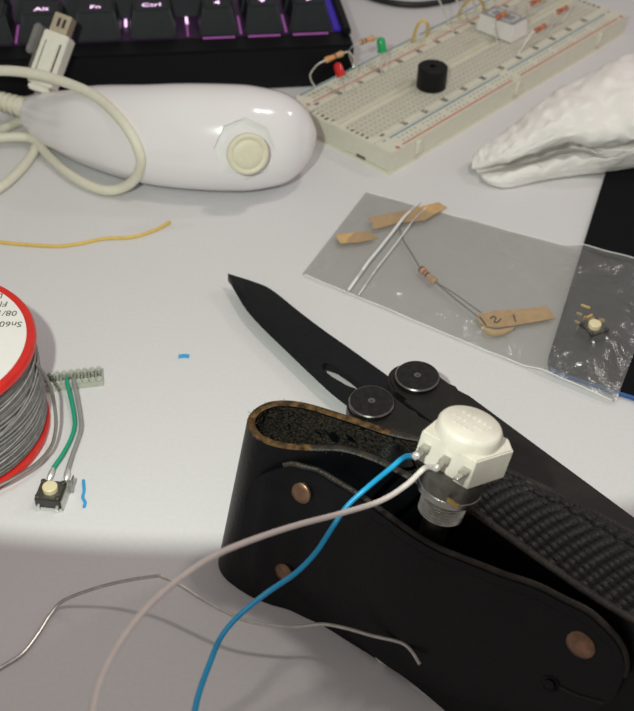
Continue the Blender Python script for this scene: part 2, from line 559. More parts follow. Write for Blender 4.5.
def nc_solid(lo, hi, n, grow=0.0):
    rows = nc_rows(lo, hi, n, grow)
    g = grid(wl_rows(rows))
    return g
def wl_rows(rows):
    return [wl(NC, r) for r in rows]
# front shell closed by its seam plane so the gate can be cut into it
def closed(lo, hi, n, grow):
    rows = wl_rows(nc_rows(lo, hi, n, grow))
    Vs, Fs = grid(rows, closed_v=True)
    m = len(rows[0])
    Fs = list(Fs) + [tuple(range(m)), tuple((len(rows) - 1) * m + k for k in range(m))]
    return Vs, Fs
front = make('front_shell', closed(-1, 181, 34, 0), 'white_shell', NC)
make('back_shell', closed(181.5, 358.5, 30, -.35), 'grey_shell', NC)
# thumbstick: gate, dome, stem, cap
gc = V3((-27.9, 335.0, 22.0))
ax = Vector((.06, -.885, .46)).normalized()
# push the gate origin out to the skin of the shell
ci = min(range(len(cs)), key=lambda i: abs(cs[i].x - gc.x))
g0 = cs[ci] + NN * (hw[ci] * .90) + Vector((.3, -.6, -2.3))
loc0 = Vector(wl(NC, [g0])[0])
fm = frame(loc0, ax, (1, 0, 0))
octo = [(10.6 * math.cos(math.radians(45 * k)), 10.6 * math.sin(math.radians(45 * k))) for k in range(8)]
cut(front, xf(prism(octo, -1.7, 12), fm))
make('octagonal_gate', xf(prism([(x * .985, y * .985) for x, y in octo], -4.0, -1.66), fm), 'grey_shell', NC)
make('stick_dome', xf(lathe([(7.6, -1.8), (7.2, -1.6), (6.2, -1.2), (4.4, -.4), (2.4, 0), (0, .1)], 28), fm), 'white_shell', NC)
tilt = frame(loc0, (ax + Vector((.17, 0, -.22))).normalized(), (1, 0, 0))
make('stick_stem', xf(lathe([(2.4, -2), (2.3, 3.4), (3.4, 4.6)], 20), tilt), 'stick', NC)
make('stick_cap', xf(lathe([(0, 4.2), (6.2, 4.3), (7.15, 4.9), (7.3, 5.6), (7.1, 6.4), (6.4, 6.9), (5.6, 6.85), (5.2, 6.5), (4.9, 6.75), (3, 7.0), (0, 7.1)], 40), tilt), 'stick', NC)
# strain relief
p0, p1 = V3((-114.8, 376.4, 9.8)), V3((-126.8, 378.7, 12.0))
a0, a1 = [Vector(q) for q in wl(NC, [p0, p1])]
L = (a1 - a0).length
prof = [(0, 0), (4.2, 0)]
for k in range(4):
    z = L * (.22 + .19 * k)
    prof += [(4.0 - .15 * k, z), (3.2 - .12 * k, z + .3), (3.2 - .12 * k, z + .9), (3.9 - .15 * k, z + 1.2)]
prof += [(3.2, L), (0, L)]
make('strain_relief', xf(lathe(prof, 20), frame(a0, a1 - a0, (0, 0, 1))), 'cable', NC)
path = [(-126.0, 378.3, 12.0), (-135.4, 377.6, 14.0), (-142.5, 367.5, 18.0), (-141.9, 367.0, 24.0), (-131.6, 368.5, 28.0), (-118.8, 367.3, 30.0), (-107.0, 364.2, 31.0), (-95.2, 359.2, 31.0), (-80.8, 348.7, 31.0), (-68.8, 335.2, 28.0),
        (-63.2, 329.1, 20.0), (-64.8, 330.4, 11.0), (-70.6, 331.8, 4.5), (-78.5, 333.0, 2.2), (-89.9, 340.3, 2.2), (-101.7, 353.7, 2.4), (-109.6, 363.8, 3.4), (-115.7, 364.3, 4.2), (-122.9, 362.8, 4.4),
        (-136.4, 359.5, 4.2), (-142.3, 349.4, 2.4), (-133.8, 331.4, 2.2), (-123.1, 326.2, 2.2), (-114.9, 333.7, 2.2), (-109.7, 349.4, 2.2), (-108.5, 363.0, 2.2), (-110.9, 372.4, 2.2), (-117.8, 379.7, 2.2), (-124.7, 372.4, 2.2), (-132.8, 367.5, 2.2),
        (-148.4, 374.1, 2.2), (-151.4, 387.9, 2.2), (-137.3, 391.9, 2.2), (-123.4, 394.0, 2.4), (-115.4, 392.2, 5.0), (-110.9, 386.2, 11.0), (-108.0, 383.9, 17.0)]
make('cable', tube(wl(NC, path), 1.85, 12, 6), 'cable', NC)
# plug held up by the stiff cable, leaning towards the keyboard
b0, b1 = V3((-106.5, 376.7, 20.0)), V3((-97.9, 392.0, 39.5))
l0, l1 = [Vector(q) for q in wl(NC, [b0, b1])]
pf = frame(l0, l1 - l0, (1, -.12, 0))
PL = (l1 - l0).length
hd = PL * .74
plug = make('plug', xf(box(-5.0, 5.0, -4.0, 4.0, -1.0, hd, .5), pf), 'plugw', NC)
make('plug_collar', xf(box(-4.2, 4.2, -3.4, 3.4, -3.4, -1.0, .6), pf), 'plugw', plug)
make('latch_tab', xf(box(-2.6, 2.6, 4.0, 4.7, 2.2, hd * .78, .25), pf @ Matrix.Rotation(math.pi, 4, 'Z')), 'plugw', plug)
make('latch_slot', xf(box(2.75, 3.35, 4.0, 4.12, 3.5, hd * .80), pf @ Matrix.Rotation(math.pi, 4, 'Z') @ Matrix.Scale(-1, 4, (1, 0, 0))), 'dark', plug)
make('latch_slot', xf(box(-3.1, -2.75, 4.0, 4.1, 3.5, hd * .80), pf @ Matrix.Rotation(math.pi, 4, 'Z') @ Matrix.Scale(-1, 4, (1, 0, 0))), 'dark', plug)
tip = make('contact_shroud', xf(box(-3.7, 3.1, -3.0, 3.0, hd, PL + .5, .25), pf), 'tan', plug)
for x in (-1.6, .5):
    make('slot', xf(box(x, x + 1.1, -3.12, -2.9, PL - 4.6, PL - 1.2), pf), 'dark', tip)
make('release_latch', xf(join(box(-10.0, -6.8, -2.8, 2.8, hd * .46, hd * 1.06, .7), box(-7.4, -5.5, -1.6, 1.6, hd * .5, hd * .95, .3)), pf), 'clear', plug)
make('side_cover', xf(box(-6.4, -4.95, -3.3, 3.4, 1.5, hd * .98, .2), pf), 'gunmetal', plug)

# ---------------------------------------------------------------- breadboard
BB = thing('breadboard', 'ivory solderless breadboard with red and blue rail lines behind the paper towel', 'breadboard', (9.47, 375.34, 0), 48.437)
X0, X1, HW, TOP = -7.2, 159.3, 27.3, 9.45
make('body', join(box(X0, X1, -HW, -1.2, .9, TOP, .35), box(X0, X1, 1.2, HW, .9, TOP, .35), box(X0 + 1.4, X1 - 1.4, -1.3, 1.3, .9, TOP - 1.5),
                  box(X0, X0 + 1.6, -1.6, 1.6, .9, TOP - .02), box(X1 - 1.6, X1, -1.6, 1.6, .9, TOP - .02)), 'bb', BB, 25)
for y in (-18.6, 17.6):
    make('rail_joint', box(X0 + .3, X1 - .3, y - .12, y + .12, TOP - .2, TOP + .02), 'hole', BB)
make('foam_backing', box(X0 - .3, X1 + .2, -HW - .3, HW + .3, 0, 1.0), 'foam', BB)
make('terminal_strip', box(X0 + 2.9, X1 - 2.5, -15.4, -2.0, TOP - .2, TOP + .03), 'bb_top', BB)
make('terminal_strip', box(X0 + 2.9, X1 - 2.5, 2.0, 15.4, TOP - .2, TOP + .03), 'bb_top', BB)
for x in (9, 74, 137):
    make('side_tab', box(x - 1.6, x + 1.6, -HW - 1.2, -HW + .2, 2.6, 8.2, .3, 1, (.4, .4, 0, 0)), 'bb', BB)
for y in (-13, 13):
    make('end_slot', box(X0 - .12, X0 + .2, y - 2.2, y + 2.2, 1.0, 2.4), 'gunmetal', BB)
make('end_tab', box(X1 - .2, X1 + 1.4, -27.0, -22.5, 1.2, TOP - .5, .3, 1), 'bb', BB)
hv, hf = [], []
def hole(x, y):
    n = len(hv)
    s = .52
    hv.extend([(x - s, y - s, TOP + .05), (x + s, y - s, TOP + .05), (x + s, y + s, TOP + .05), (x - s, y + s, TOP + .05)])
    hf.append((n, n + 1, n + 2, n + 3))
for c in range(61):
    for r in range(5):
        hole(-2.4 + 2.54 * c, 3.81 + 2.54 * r)
        hole(-2.4 + 2.54 * c, -3.81 - 2.54 * r)
for c in range(50):
    x = 3.2 + 2.54 * (c + c // 5) * .98
    if x < X1 - 4:
        for y in (21.0, 23.54, -22.1, -24.64):
            hole(x, y)
h = make('tie_points', (hv, hf), 'hole', BB)
h['kind'] = 'stuff'
for y, m_ in ((-20.0, 'print_b'), (-26.35, 'print_r'), (18.9, 'print_r'), (26.2, 'print_b')):
    for a, b in ((.6, 71), (76.5, 152.5)):
        make('rail_line', box(a, b, y - .38, y + .38, TOP - .1, TOP + .06), m_, BB)
for y, m_ in ((-26.35, 'print_r'), (18.9, 'print_r')):
    for x in (-2.4, 155.4):
        make('plus_mark', join(box(x - 1, x + 1, y - .3, y + .3, TOP - .1, TOP + .06), box(x - .3, x + .3, y - 1, y + 1, TOP - .1, TOP + .06)), m_, BB)
for y in (-20.0, 26.2):
    for x in (-2.4, 155.4):
        make('minus_mark', box(x - .9, x + .9, y - .3, y + .3, TOP - .1, TOP + .06), 'print_b', BB)
for k in range(12):
    for y in (-16.72, 16.72):
        g = text_geo(str(5 + 5 * k), 3.0, bold=.14, align='CENTER', extr=.02)
        g = xf(g, Matrix.Translation((12.7 * k, y, TOP + .05)) @ Matrix.Rotation(math.radians(-90), 4, 'Z') @ Matrix.Translation((0, -.8, 0)))
        make('row_number', g, 'print_k', BB)
for s_, y0 in (('abcde', -13.97), ('fghij', 3.81)):
    for i, ch in enumerate(s_):
        for x in (-5.3, 156.6):
            g = text_geo(ch, 2.7, bold=.14, align='CENTER', extr=.02)
            g = xf(g, Matrix.Translation((x, y0 + 2.54 * i, TOP + .05)) @ Matrix.Rotation(math.radians(-90), 4, 'Z') @ Matrix.Translation((0, -.5, 0)))
            make('column_letter', g, 'print_k', BB)

# ---------------------------------------------------------------- parts plugged into the breadboard
b = thing('buzzer', 'round black piezo buzzer standing on the breadboard', 'buzzer', (42.7, 403.4, 9.5))
make('can', lathe([(0, 0), (5.8, 0), (6.0, .3), (6.0, 8.6), (5.6, 9.0), (1.3, 9.0), (1.3, 8.0), (0, 8.0)], 40), 'black_p', b)
make('sound_hole', lathe([(0, 8.02), (1.25, 8.02)], 20), 'dark', b)
for x in (-3.8, 3.8):
    make('pin', sh(tube([(0, 0, .5), (0, 0, -3)], .3, 6, 2), x), 'metal', b)

def led(name, label, m_, feet, bottom, top, r):
    t = thing(name, label, 'LED', feet[0])
    q = wl(t, feet + [bottom, top])
    f1, f2, bo, to = [Vector(x) for x in q]
    L = (to - bo).length
    fr = frame(bo, to - bo, (1, 0, 0))
    prof = [(0, 0), (r * 1.18, 0), (r * 1.18, .7), (r, .75), (r, L - r)] + [(r * math.cos(math.radians(a)), L - r + r * math.sin(math.radians(a))) for a in (20, 40, 60, 78)] + [(0, L)]
    lens = make('lens', xf(lathe(prof, 20), fr), m_, t)
    side = fr.to_3x3() @ Vector((.75, 0, 0))
    for s_, f in ((-1, f1), (1, f2)):
        a = bo + side * s_
        make('leg', tube([a, a.lerp(f, .5) + Vector((0, 0, .4)), f - Vector((0, 0, 2))], .27, 6, 4), 'metal', t)
    return t
led('light_emitting_diode', 'red LED with bent legs at the near end of the breadboard', 'red_led', [(8.1, 392.8, 9.5), (13.3, 397.6, 9.5)], (6.4, 394.3, 17.5), (4.3, 397.4, 21.8), 1.75)
led('light_emitting_diode', 'green LED on tall legs between two resistors of the breadboard', 'green_led', [(23.2, 411.6, 9.5), (26.7, 413.9, 9.5)], (22.9, 413.8, 18.5), (21.8, 416.1, 24.0), 1.75)

def resistor(label, b0, b1, lead0, lead1, m_='rbody', bands=('b_brown', 'b_black', 'b_orange', 'b_gold'), r=1.15, group='resistors on the breadboard', lead_m='metal'):
    t = thing('resistor', label, 'resistor', b0, 0, group)
    q0, q1 = [Vector(p) for p in wl(t, [b0, b1])]
    L = (q1 - q0).length
    fr = frame(q0, q1 - q0, (0, 0, 1))
    make('body', xf(lathe([(0, 0), (r * .55, 0), (r * .95, L * .06), (r, L * .14), (r * .95, L * .24), (r * .82, L * .32), (r * .82, L * .68), (r * .95, L * .76), (r, L * .86), (r * .95, L * .94), (r * .55, L), (0, L)], 16), fr), m_, t)
    for bnd, pos, rr in zip(bands, (.13, .36, .52, .86), (1.02, .84, .84, 1.02)):
        make('band', xf(lathe([(r * rr, L * (pos - .045)), (r * rr + .03, L * pos), (r * rr, L * (pos + .045))], 16), fr), bnd, t)
    for start, pts in ((q0, lead0), (q1, lead1)):
        if pts:
            make('lead', tube([start] + wl(t, pts), .32 if lead_m == 'metal' else .25, 6, 6), lead_m, t)
    return t
resistor('beige resistor arched over the red LED, leads looping down', (-0.2, 390.5, 26.0), (6.7, 397.2, 26.0),
         [(-3.2, 388.6, 25.0), (-5.7, 390.8, 20.0), (-5.3, 394.7, 15.0), (-3.5, 400.4, 9.0)], [(9.0, 399.2, 25.5), (10.8, 404.1, 21.0), (12.8, 408.6, 14.0), (13.9, 413.5, 8.0)], 'rbody', ('b_orange', 'b_orange', 'b_brown', 'b_gold'))
resistor('striped resistor raised on its leads beside the green LED', (13.3, 410.7, 24.0), (19.4, 415.3, 24.0),
         [(10.8, 411.6, 22.0), (9.4, 416.4, 17.0), (10.9, 419.6, 11.0), (12.3, 418.6, 8.0)], [(21.3, 417.9, 22.5), (22.9, 422.3, 18.0), (24.1, 422.0, 12.0), (25.2, 422.0, 8.0)], 'rbody', ('b_brown', 'b_black', 'b_orange', 'b_gold'))
resistor('reddish resistor lying over the top of the white display', (71.1, 441.1, 22.0), (76.1, 446.2, 22.0),
         [(70.1, 440.5, 21.0), (70.1, 438.7, 19.6), (72.2, 437.4, 14.0), (75.0, 436.9, 8.0)], [(78.9, 452.8, 21.0), (81.8, 463.7, 18.0), (86.1, 481.0, 8.0)], 'rbody2', ('b_red', 'b_red', 'b_orange', 'b_gold'))
resistor('reddish resistor standing right of the white display', (87.8, 438.5, 18.0), (93.2, 444.6, 18.0),
         [(86.3, 437.6, 17.5), (84.3, 436.3, 14.0), (80.6, 433.5, 8.0)], [(96.0, 448.8, 17.5), (97.3, 452.5, 14.0), (93.6, 451.2, 8.0)], 'rbody2', ('b_red', 'b_red', 'b_orange', 'b_gold'))
resistor('reddish resistor at the photo top edge behind the white display', (89.2, 465.2, 18.0), (94.7, 471.3, 18.0),
         [(87.8, 464.8, 17.0), (88.6, 468.1, 13.0), (89.8, 469.9, 8.0)], [(97.3, 476.4, 17.0), (101.1, 490.6, 8.0)], 'rbody2', ('b_red', 'b_red', 'b_orange', 'b_gold'))
resistor('reddish resistor nearest the far corner of the breadboard', (99.8, 457.6, 18.0), (105.2, 463.2, 18.0),
         [(98.5, 456.8, 17.5), (97.3, 458.5, 13.0), (94.4, 457.1, 8.0)], [(107.8, 467.1, 17.5), (109.1, 471.4, 14.0), (104.3, 467.8, 8.0)], 'rbody2', ('b_red', 'b_red', 'b_orange', 'b_gold'))

def bridge(label, pts, r, m_, cat='wire', name='jumper_wire', group='jumper wires on the breadboard'):
    t = thing(name, label, cat, pts[0], 0, group)
    make('insulation' if m_ == 'yellow' else 'conductor', tube(wl(t, pts), r, 8, 6), m_, t)
bridge('small yellow jumper wire arch on the breadboard edge', [(37.0, 443.7, 8.5), (37.3, 441.0, 13.0), (38.4, 438.9, 19.0), (40.4, 439.0, 21.0), (42.5, 440.1, 19.0), (43.9, 449.8, 9.0)], .65, 'yellow')
bridge('yellow jumper wire arch beside the white display', [(58.3, 469.3, 8.5), (59.3, 467.0, 14.0), (61.3, 461.9, 20.0), (64.4, 460.7, 22.0), (68.3, 464.8, 18.0), (70.7, 473.6, 9.0)], .65, 'yellow')
bridge('bright bare wire nearest the small yellow arch', [(55.9, 452.6, 8.5), (54.1, 452.9, 12.0), (49.3, 448.6, 22.0), (45.0, 441.5, 32.0)], .42, 'metal')
bridge('bright bare wire between the two yellow arches', [(63.7, 464.5, 8.5), (61.2, 462.2, 13.0), (55.4, 456.7, 23.0), (50.9, 448.9, 32.0)], .42, 'metal')
bridge('short bright bare wire beneath the second yellow arch', [(67.6, 473.5, 8.5), (66.6, 473.1, 11.0), (63.5, 467.2, 20.0), (60.9, 461.3, 27.0)], .45, 'metal')
bridge('bright bare wire standing behind the white display', [(77.6, 478.8, 8.5), (76.8, 479.1, 10.0), (72.5, 472.2, 19.0), (68.3, 463.6, 28.0)], .45, 'metal')

# seven-segment display across the channel
dctr = FR['breadboard'] @ Vector((103.15, 2.1, TOP))
ds = thing('digit_display', 'white seven-segment digit display with grey face on the breadboard', 'display', dctr, 48.437)
make('housing', box(-6.15, 6.15, -9.5, 9.5, .5, 8.0, .15, 1, (.9, .9, .9, .9)), 'disp_w', ds)
make('face', box(-5.2, 5.2, -8.55, 8.55, 7.95, 8.15), 'disp_g', ds)
for a, b_, c, e in ((-2.6, 2.6, -6.6, -5.5), (-2.6, 2.6, -.55, .55), (-2.6, 2.6, 5.5, 6.6),
                    (-3.7, -2.6, -5.7, -.3), (2.6, 3.7, -5.7, -.3), (-3.7, -2.6, .3, 5.7), (2.6, 3.7, .3, 5.7)):
    make('segment', box(a, b_, c, e, 8.1, 8.21), 'seg', ds)
make('decimal_point', sh(lathe([(0, -.05), (.7, -.05), (.7, .06), (0, .06)], 14), 4.4, -6.6, 8.15), 'seg', ds)
for sx in (-4.6, 4.6):
    for k in range(5):
        make('pin', tube([(sx, -5.08 + 2.54 * k, 1), (sx, -5.08 + 2.54 * k, -2)], .25, 5, 1), 'metal', ds)

# black cable behind the breadboard
c = make('black_cable', tube([(0.9, 535.6, 1.6), (11.8, 514.9, 1.6), (22.2, 504.2, 1.6), (33.4, 498.8, 1.6), (43.8, 498.4, 1.6), (54.4, 502.4, 1.6), (64.4, 509.3, 1.6), (79.5, 526.6, 1.6)], 1.5, 10, 6), 'black_cable')
tag(c, 'thin black cable curving over the desk behind the breadboard', 'cable')

# ---------------------------------------------------------------- paper towel
tw_rows = [
    [(58.4, 363.7, 0.3), (61.7, 366.8, 0.3), (70.2, 374.6, 0.3), (83.9, 390.6, 0.3), (99.8, 411.6, 0.4), (118.6, 428.9, 0.5), (143.5, 450.5, 0.5), (181.6, 482.7, 0.5), (226.0, 507.0, 0.5)],
    [(56.4, 360.5, 3.5), (58.3, 361.5, 6.0), (63.8, 364.0, 9.0), (74.5, 371.5, 14.0), (86.5, 380.8, 20.0), (101.3, 388.5, 25.0), (121.1, 400.0, 29.0), (156.8, 430.1, 28.0), (204.9, 472.7, 20.0)],
    [(55.8, 356.0, 5.0), (58.1, 354.0, 8.0), (63.5, 353.4, 11.5), (73.4, 353.9, 17.0), (85.2, 359.1, 23.0), (99.8, 364.9, 28.0), (118.9, 372.5, 31.0), (148.4, 390.5, 30.0), (192.1, 423.6, 20.0)],
    [(55.5, 354.0, 4.5), (58.4, 351.5, 7.0), (64.1, 349.7, 10.0), (74.4, 350.4, 14.5), (86.5, 353.3, 19.0), (100.5, 355.0, 23.0), (117.8, 357.8, 26.0), (145.0, 368.2, 26.0), (187.2, 397.0, 16.0)],
    [(55.7, 353.6, 3.0), (58.3, 351.5, 4.6), (63.4, 350.0, 7.0), (74.9, 351.9, 10.5), (88.8, 354.6, 15.0), (101.0, 351.2, 17.0), (118.3, 353.0, 19.0), (144.8, 358.4, 20.0), (182.9, 378.9, 12.0)],
    [(57.1, 355.2, 1.4), (60.6, 355.9, 1.5), (66.8, 358.5, 1.6), (78.9, 364.9, 1.8), (93.9, 370.8, 4.0), (105.0, 360.7, 8.5), (120.8, 358.3, 13.0), (147.2, 361.6, 14.0), (184.0, 378.3, 8.0)],
    [(59.0, 353.8, 0.8), (61.7, 355.2, 0.7), (68.0, 357.9, 0.7), (80.0, 363.0, 0.8), (94.6, 369.1, 2.6), (105.8, 359.3, 7.0), (121.5, 359.0, 10.5), (148.6, 362.7, 10.0), (183.8, 375.8, 6.0)],
    [(58.8, 349.9, 2.2), (61.4, 347.8, 3.8), (67.5, 348.0, 5.2), (78.5, 350.1, 7.0), (92.0, 354.2, 9.0), (104.6, 352.1, 9.0), (121.6, 357.9, 9.0), (148.9, 361.8, 8.0), (182.8, 371.5, 5.0)],
    [(59.0, 347.9, 2.4), (61.9, 345.1, 3.2), (68.0, 344.5, 4.0), (80.0, 348.3, 5.0), (93.7, 352.2, 6.0), (106.0, 352.9, 6.0), (122.4, 358.6, 6.0), (149.1, 360.8, 6.0), (182.0, 368.0, 4.0)],
    [(60.0, 348.7, 0.4), (63.1, 345.8, 0.4), (68.9, 344.8, 0.4), (82.9, 350.6, 0.4), (96.5, 354.6, 0.5), (108.4, 356.5, 1.2), (123.4, 359.6, 2.4), (150.2, 361.0, 2.4), (181.1, 363.4, 2.4)],
]
dense = [cr(r, 12) for r in tw_rows]
colsT = [cr([dense[i][j] for i in range(len(dense))], 7) for j in range(len(dense[0]))]
TWL = (82.6, 362.0, 0.0)
tw = thing('paper_towel', 'crumpled white embossed paper towel beside the breadboard', 'paper towel', TWL)
out_rows, uvs = [], []
for j, cl in enumerate(colsT):
    row = []
    for i, p in enumerate(cl):
        e = min(1, i / 5, (len(cl) - 1 - i) / 5)
        nz = noise.noise_vector(p * .10) * 1.1 + noise.noise_vector(p * .30 + Vector((9, 2, 4))) * .45 + noise.noise_vector(p * .8) * .12
        ridge = abs(noise.noise(Vector((p.x * .11 + p.y * .05, p.y * .16 - p.x * .05, p.z * .1)))) * 3.0 + abs(noise.noise(p * .24 + Vector((3, 7, 1)))) * 1.3
        nz = nz * .6 - Vector((0, 0, ridge - 1.0))
        rise = max(.15, min(1, p.z / 8))
        # radiating creases on the right, like pinched paper
        fx = max(0, min(1, (p.x - 95) / 25))
        crease = math.sin(p.y * .9 + p.x * .35 + 3 * noise.noise(p * .06)) * .8 * fx
        q = p + Vector((nz.x * .7, nz.y * .7, nz.z + crease)) * e * rise
        q.z = max(.15, q.z)
        row.append(q)
        uvs.append((j * .16, i * .26))
    out_rows.append(row)
rows_l = [wl(tw, r) for r in out_rows]
g = grid(rows_l)
o = make('towel_sheet', g, 'towel', tw, 180, uvs)
sd = o.modifiers.new('thickness', 'SOLIDIFY'); sd.thickness = .0004; sd.offset = -1

# ---------------------------------------------------------------- clear bag and what is in it
MATF = FR['mouse_mat'].inverted()
def mat_rise(x, y):
    q = MATF @ Vector((x, y, 0))
    lx = q.x; q.y += .11 * q.x
    sx = max(0, min(1, (lx + 7) / 8.0)); sy = max(0, min(1, (q.y + 9.0) / 10.0))
    return 2.3 * sx * sx * (3 - 2 * sx) * sy * sy * (3 - 2 * sy)
BLc, BRc, TRc, TLc = [V3(p) for p in ((-5.7, 289.3, 0.0), (87.2, 231.3, 0.0), (115.4, 295.6, 0.0), (16.1, 339.3, 0.0))]
def bag_pt(s, t):
    return BLc.lerp(BRc, s).lerp(TLc.lerp(TRc, s), t)
bag = thing('plastic_bag', 'clear zip-lock plastic bag holding a resistor and paper tape', 'bag', bag_pt(.5, .5))
def film(zb, amp, seed, z_add):
    rows = []
    ns, nt_ = 90, 60
    for i in range(ns + 1):
        s = i / ns
        row = []
        for j in range(nt_ + 1):
            t = j / nt_
            p = bag_pt(s, t)
            # cut and ragged mouth at the left and top
            if s < .10:
                lift = (.10 - s) / .10
                p = p + (TLc - BLc).normalized() * (noise.noise(Vector((t * 5, seed, 0))) * 1.5) * lift
            wob = noise.noise(Vector((s * 9, t * 5, seed)))
            if t > .97 or t < .03:
                p = p + Vector((0, 1, 0)) * wob * .5
            e = min(1, s / .12, (1 - s) / .08, t / .14, (1 - t) / .14)
            e = max(0, e); e = e * e * (3 - 2 * e)
            h = zb + amp * e * (.75 + .5 * noise.noise(Vector((s * 3, t * 2, seed + 5))))
            # wrinkles running across the film
            w = abs(noise.noise(Vector((s * 10 + t * 6, t * 3 - s * 4, seed)))) * 1.3 + abs(noise.noise(Vector((s * 26, t * 15, seed + 2)))) * .6
            h += z_add * w * (.2 + .8 * e)
            p = Vector((p.x, p.y, h + mat_rise(p.x, p.y)))
            row.append(p)
        rows.append(row)
    return rows
fb = film(.25, 0.0, 3.0, .1)
ft = film(.5, 3.4, 7.0, 1.5)
make('back_film', grid([wl(bag, r) for r in fb]), 'film', bag, 60)
make('front_film', grid([wl(bag, r) for r in ft]), 'film', bag, 60)
def on_film(rows, s, t, dz):
    ns, nt_ = len(rows) - 1, len(rows[0]) - 1
    p = rows[int(round(s * ns))][int(round(t * nt_))]
    return p + Vector((0, 0, dz))
def zip_line(s0, s1, dz):
    pts = []
    for k in range(31):
        p = bag_pt(s0 + (s1 - s0) * k / 30, k / 30)
        h = [on_film(ft, s0 + (s1 - s0) * max(0, min(30, j)) / 30, max(0, min(30, j)) / 30, 0).z for j in range(k - 5, k + 6)]
        pts.append(Vector((p.x, p.y, sum(h) / len(h) + dz)))
    return pts
zz = zip_line(.165, .19, .45)
make('zip_track', tube(wl(bag, zz), .5, 6, 2), 'zipm', bag)
zz = zip_line(.20, .222, .2)
make('zip_track', tube(wl(bag, zz), .22, 6, 2), 'zipm', bag)
make('side_seam', tube(wl(bag, [on_film(ft, .01 + .98 * k / 60, 0, .1) for k in range(61)]), .22, 6, 1), 'zipm', bag)
make('side_seam', tube(wl(bag, [on_film(ft, .01 + .98 * k / 60, 1, .1) for k in range(61)]), .18, 6, 1), 'zipm', bag)

def tape(name, parent, pts, z, label=None, thick=.25, seed=0):
    P = [V3(p) for p in pts]
    if parent is None:
        parent = thing('paper_tape', label, 'tape', P[0], 0, 'tan paper tapes in the bag')
    q = wl(parent, P)
    g = prism([(p[0], p[1]) for p in q], z, z + thick)
    return parent, make(name, g, 'kraft', parent)
tape('strip', None, [(5.2, 309.7, 1.0), (10.2, 311.1, 1.0), (16.1, 312.6, 1.0), (19.8, 308.6, 1.0), (13.6, 306.0, 1.0), (6.8, 304.8, 1.0)], .9, 'short tan paper tape at the open end of the bag')
p_, _ = tape('strip', None, [(16.2, 319.8, 1.0), (27.9, 324.7, 1.0), (41.8, 331.1, 1.0), (44.5, 328.1, 1.0), (36.2, 319.6, 1.0), (27.0, 317.6, 1.0), (19.2, 313.6, 1.0), (17.5, 314.1, 1.0), (18.2, 316.6, 1.0)], 1.2, 'long tan paper tape crossing under the zip of the bag')
r = resistor('brown striped resistor with long leads taped inside the plastic bag', (33.2, 291.9, 2.4), (37.8, 284.5, 2.4), [(30.7, 300.3, 2.2), (28.0, 309.3, 1.9), (27.2, 316.5, 1.8)],
             [(43.7, 276.5, 2.2), (51.5, 266.4, 1.9)], 'rbody', ('b_brown', 'b_red', 'b_black', 'b_gold'), 1.25, 'bagged resistor', 'strand')
make('lead', tube(wl(r, [(38.1, 284.8, 2.2), (44.8, 277.8, 2.2), (52.4, 269.1, 1.8)]), .22, 6, 6), 'strand', r)
_, tp = tape('tape_flag', r, [(49.9, 269.2, 1.0), (56.5, 271.2, 1.0), (64.2, 272.3, 1.0), (72.8, 274.2, 1.0), (74.8, 268.3, 1.0), (66.6, 265.8, 1.0), (61.7, 264.3, 1.0), (55.6, 262.8, 1.0), (52.0, 263.6, 1.0), (50.2, 265.5, 1.0)], -1.0 + .4)
tp['label'] = 'tan paper tape with hand-written strokes'
make('tape_fold', tube(wl(r, [(51.1, 262.7, 2.2), (53.4, 260.6, 2.0), (56.5, 260.5, 2.0), (60.7, 262.4, 2.2)]), lambda u: .9 * math.sin(math.pi * (.1 + .8 * u)) + .2, 8, 5), 'kraft', r)
for s_, pts in (('1', [(480, 317), (487, 325)]), ('2', [(490.5, 317.5), (494, 315.5), (496, 318), (494.5, 321.5), (499, 320), (500, 317.5)]), ('1', [(513.5, 315), (515, 320.5)])):
    pw = {(480, 317): [(50.9, 267.4, 2.3), (52.4, 263.5, 2.3)], (490.5, 317.5): [(54.1, 266.8, 2.3), (55.0, 268.0, 2.3), (55.9, 267.1, 2.3), (55.2, 265.3, 2.3), (56.2, 265.2, 2.3), (57.4, 266.9, 2.3)], (513.5, 315): [(61.6, 269.1, 2.3), (61.9, 265.9, 2.3)]}[pts[0]]
    make('ink_stroke', tube(wl(r, pw), .22, 5, 4), 'ink', tp).parent = tp

def switch_parts(parent, base, rz, bracket=True):
    m = Matrix.Translation(V3(base)) @ Matrix.Rotation(math.radians(rz), 4, 'Z') @ Matrix.Scale(1.1, 4)
    sw = make('switch_body', xf(box(-3.1, 3.1, -3.1, 3.1, .4, 3.3, .2), m), 'sw_black', parent)
    make('cover_plate', xf(box(-2.7, 2.7, -2.9, 2.9, 3.25, 3.5, .1), m), 'gunmetal', sw)
    for x in (-2.4, 2.4):
        for y in (-2.4, 2.4):
            make('stud', xf(sh(lathe([(.62, 3.3), (.62, 3.75), (.4, 3.95), (0, 3.95)], 12), x, y), m), 'sw_black', sw)
    make('button', xf(lathe([(1.8, 3.4), (1.8, 4.7), (1.55, 4.95), (0, 5.0)], 28), m), 'cream', parent)
    for x in (-2.25, 2.25):
        for y in (-1, 1):
            make('pin', xf(tube([(x, y * 2.9, 1.4), (x, y * 3.7, 1.2), (x, y * 3.8, .15)], .38, 6, 3), m), 'metal', parent)
    if bracket:
        make('side_bracket', xf(join(box(3.35, 3.65, -3.4, 2.4, .1, 3.6, .1), box(3.4, 4.6, 2.3, 2.7, .2, 4.6, .15), box(4.3, 4.7, 2.5, 4.4, 2.8, 4.6, .15)), m), 'steel', parent)
    return m
sw2 = thing('push_switch', 'loose push switch with cream button inside the plastic bag', 'switch', (84.8, 259.6, 2.4), 25)
switch_parts(sw2, (0, 0, 0), 0, False)
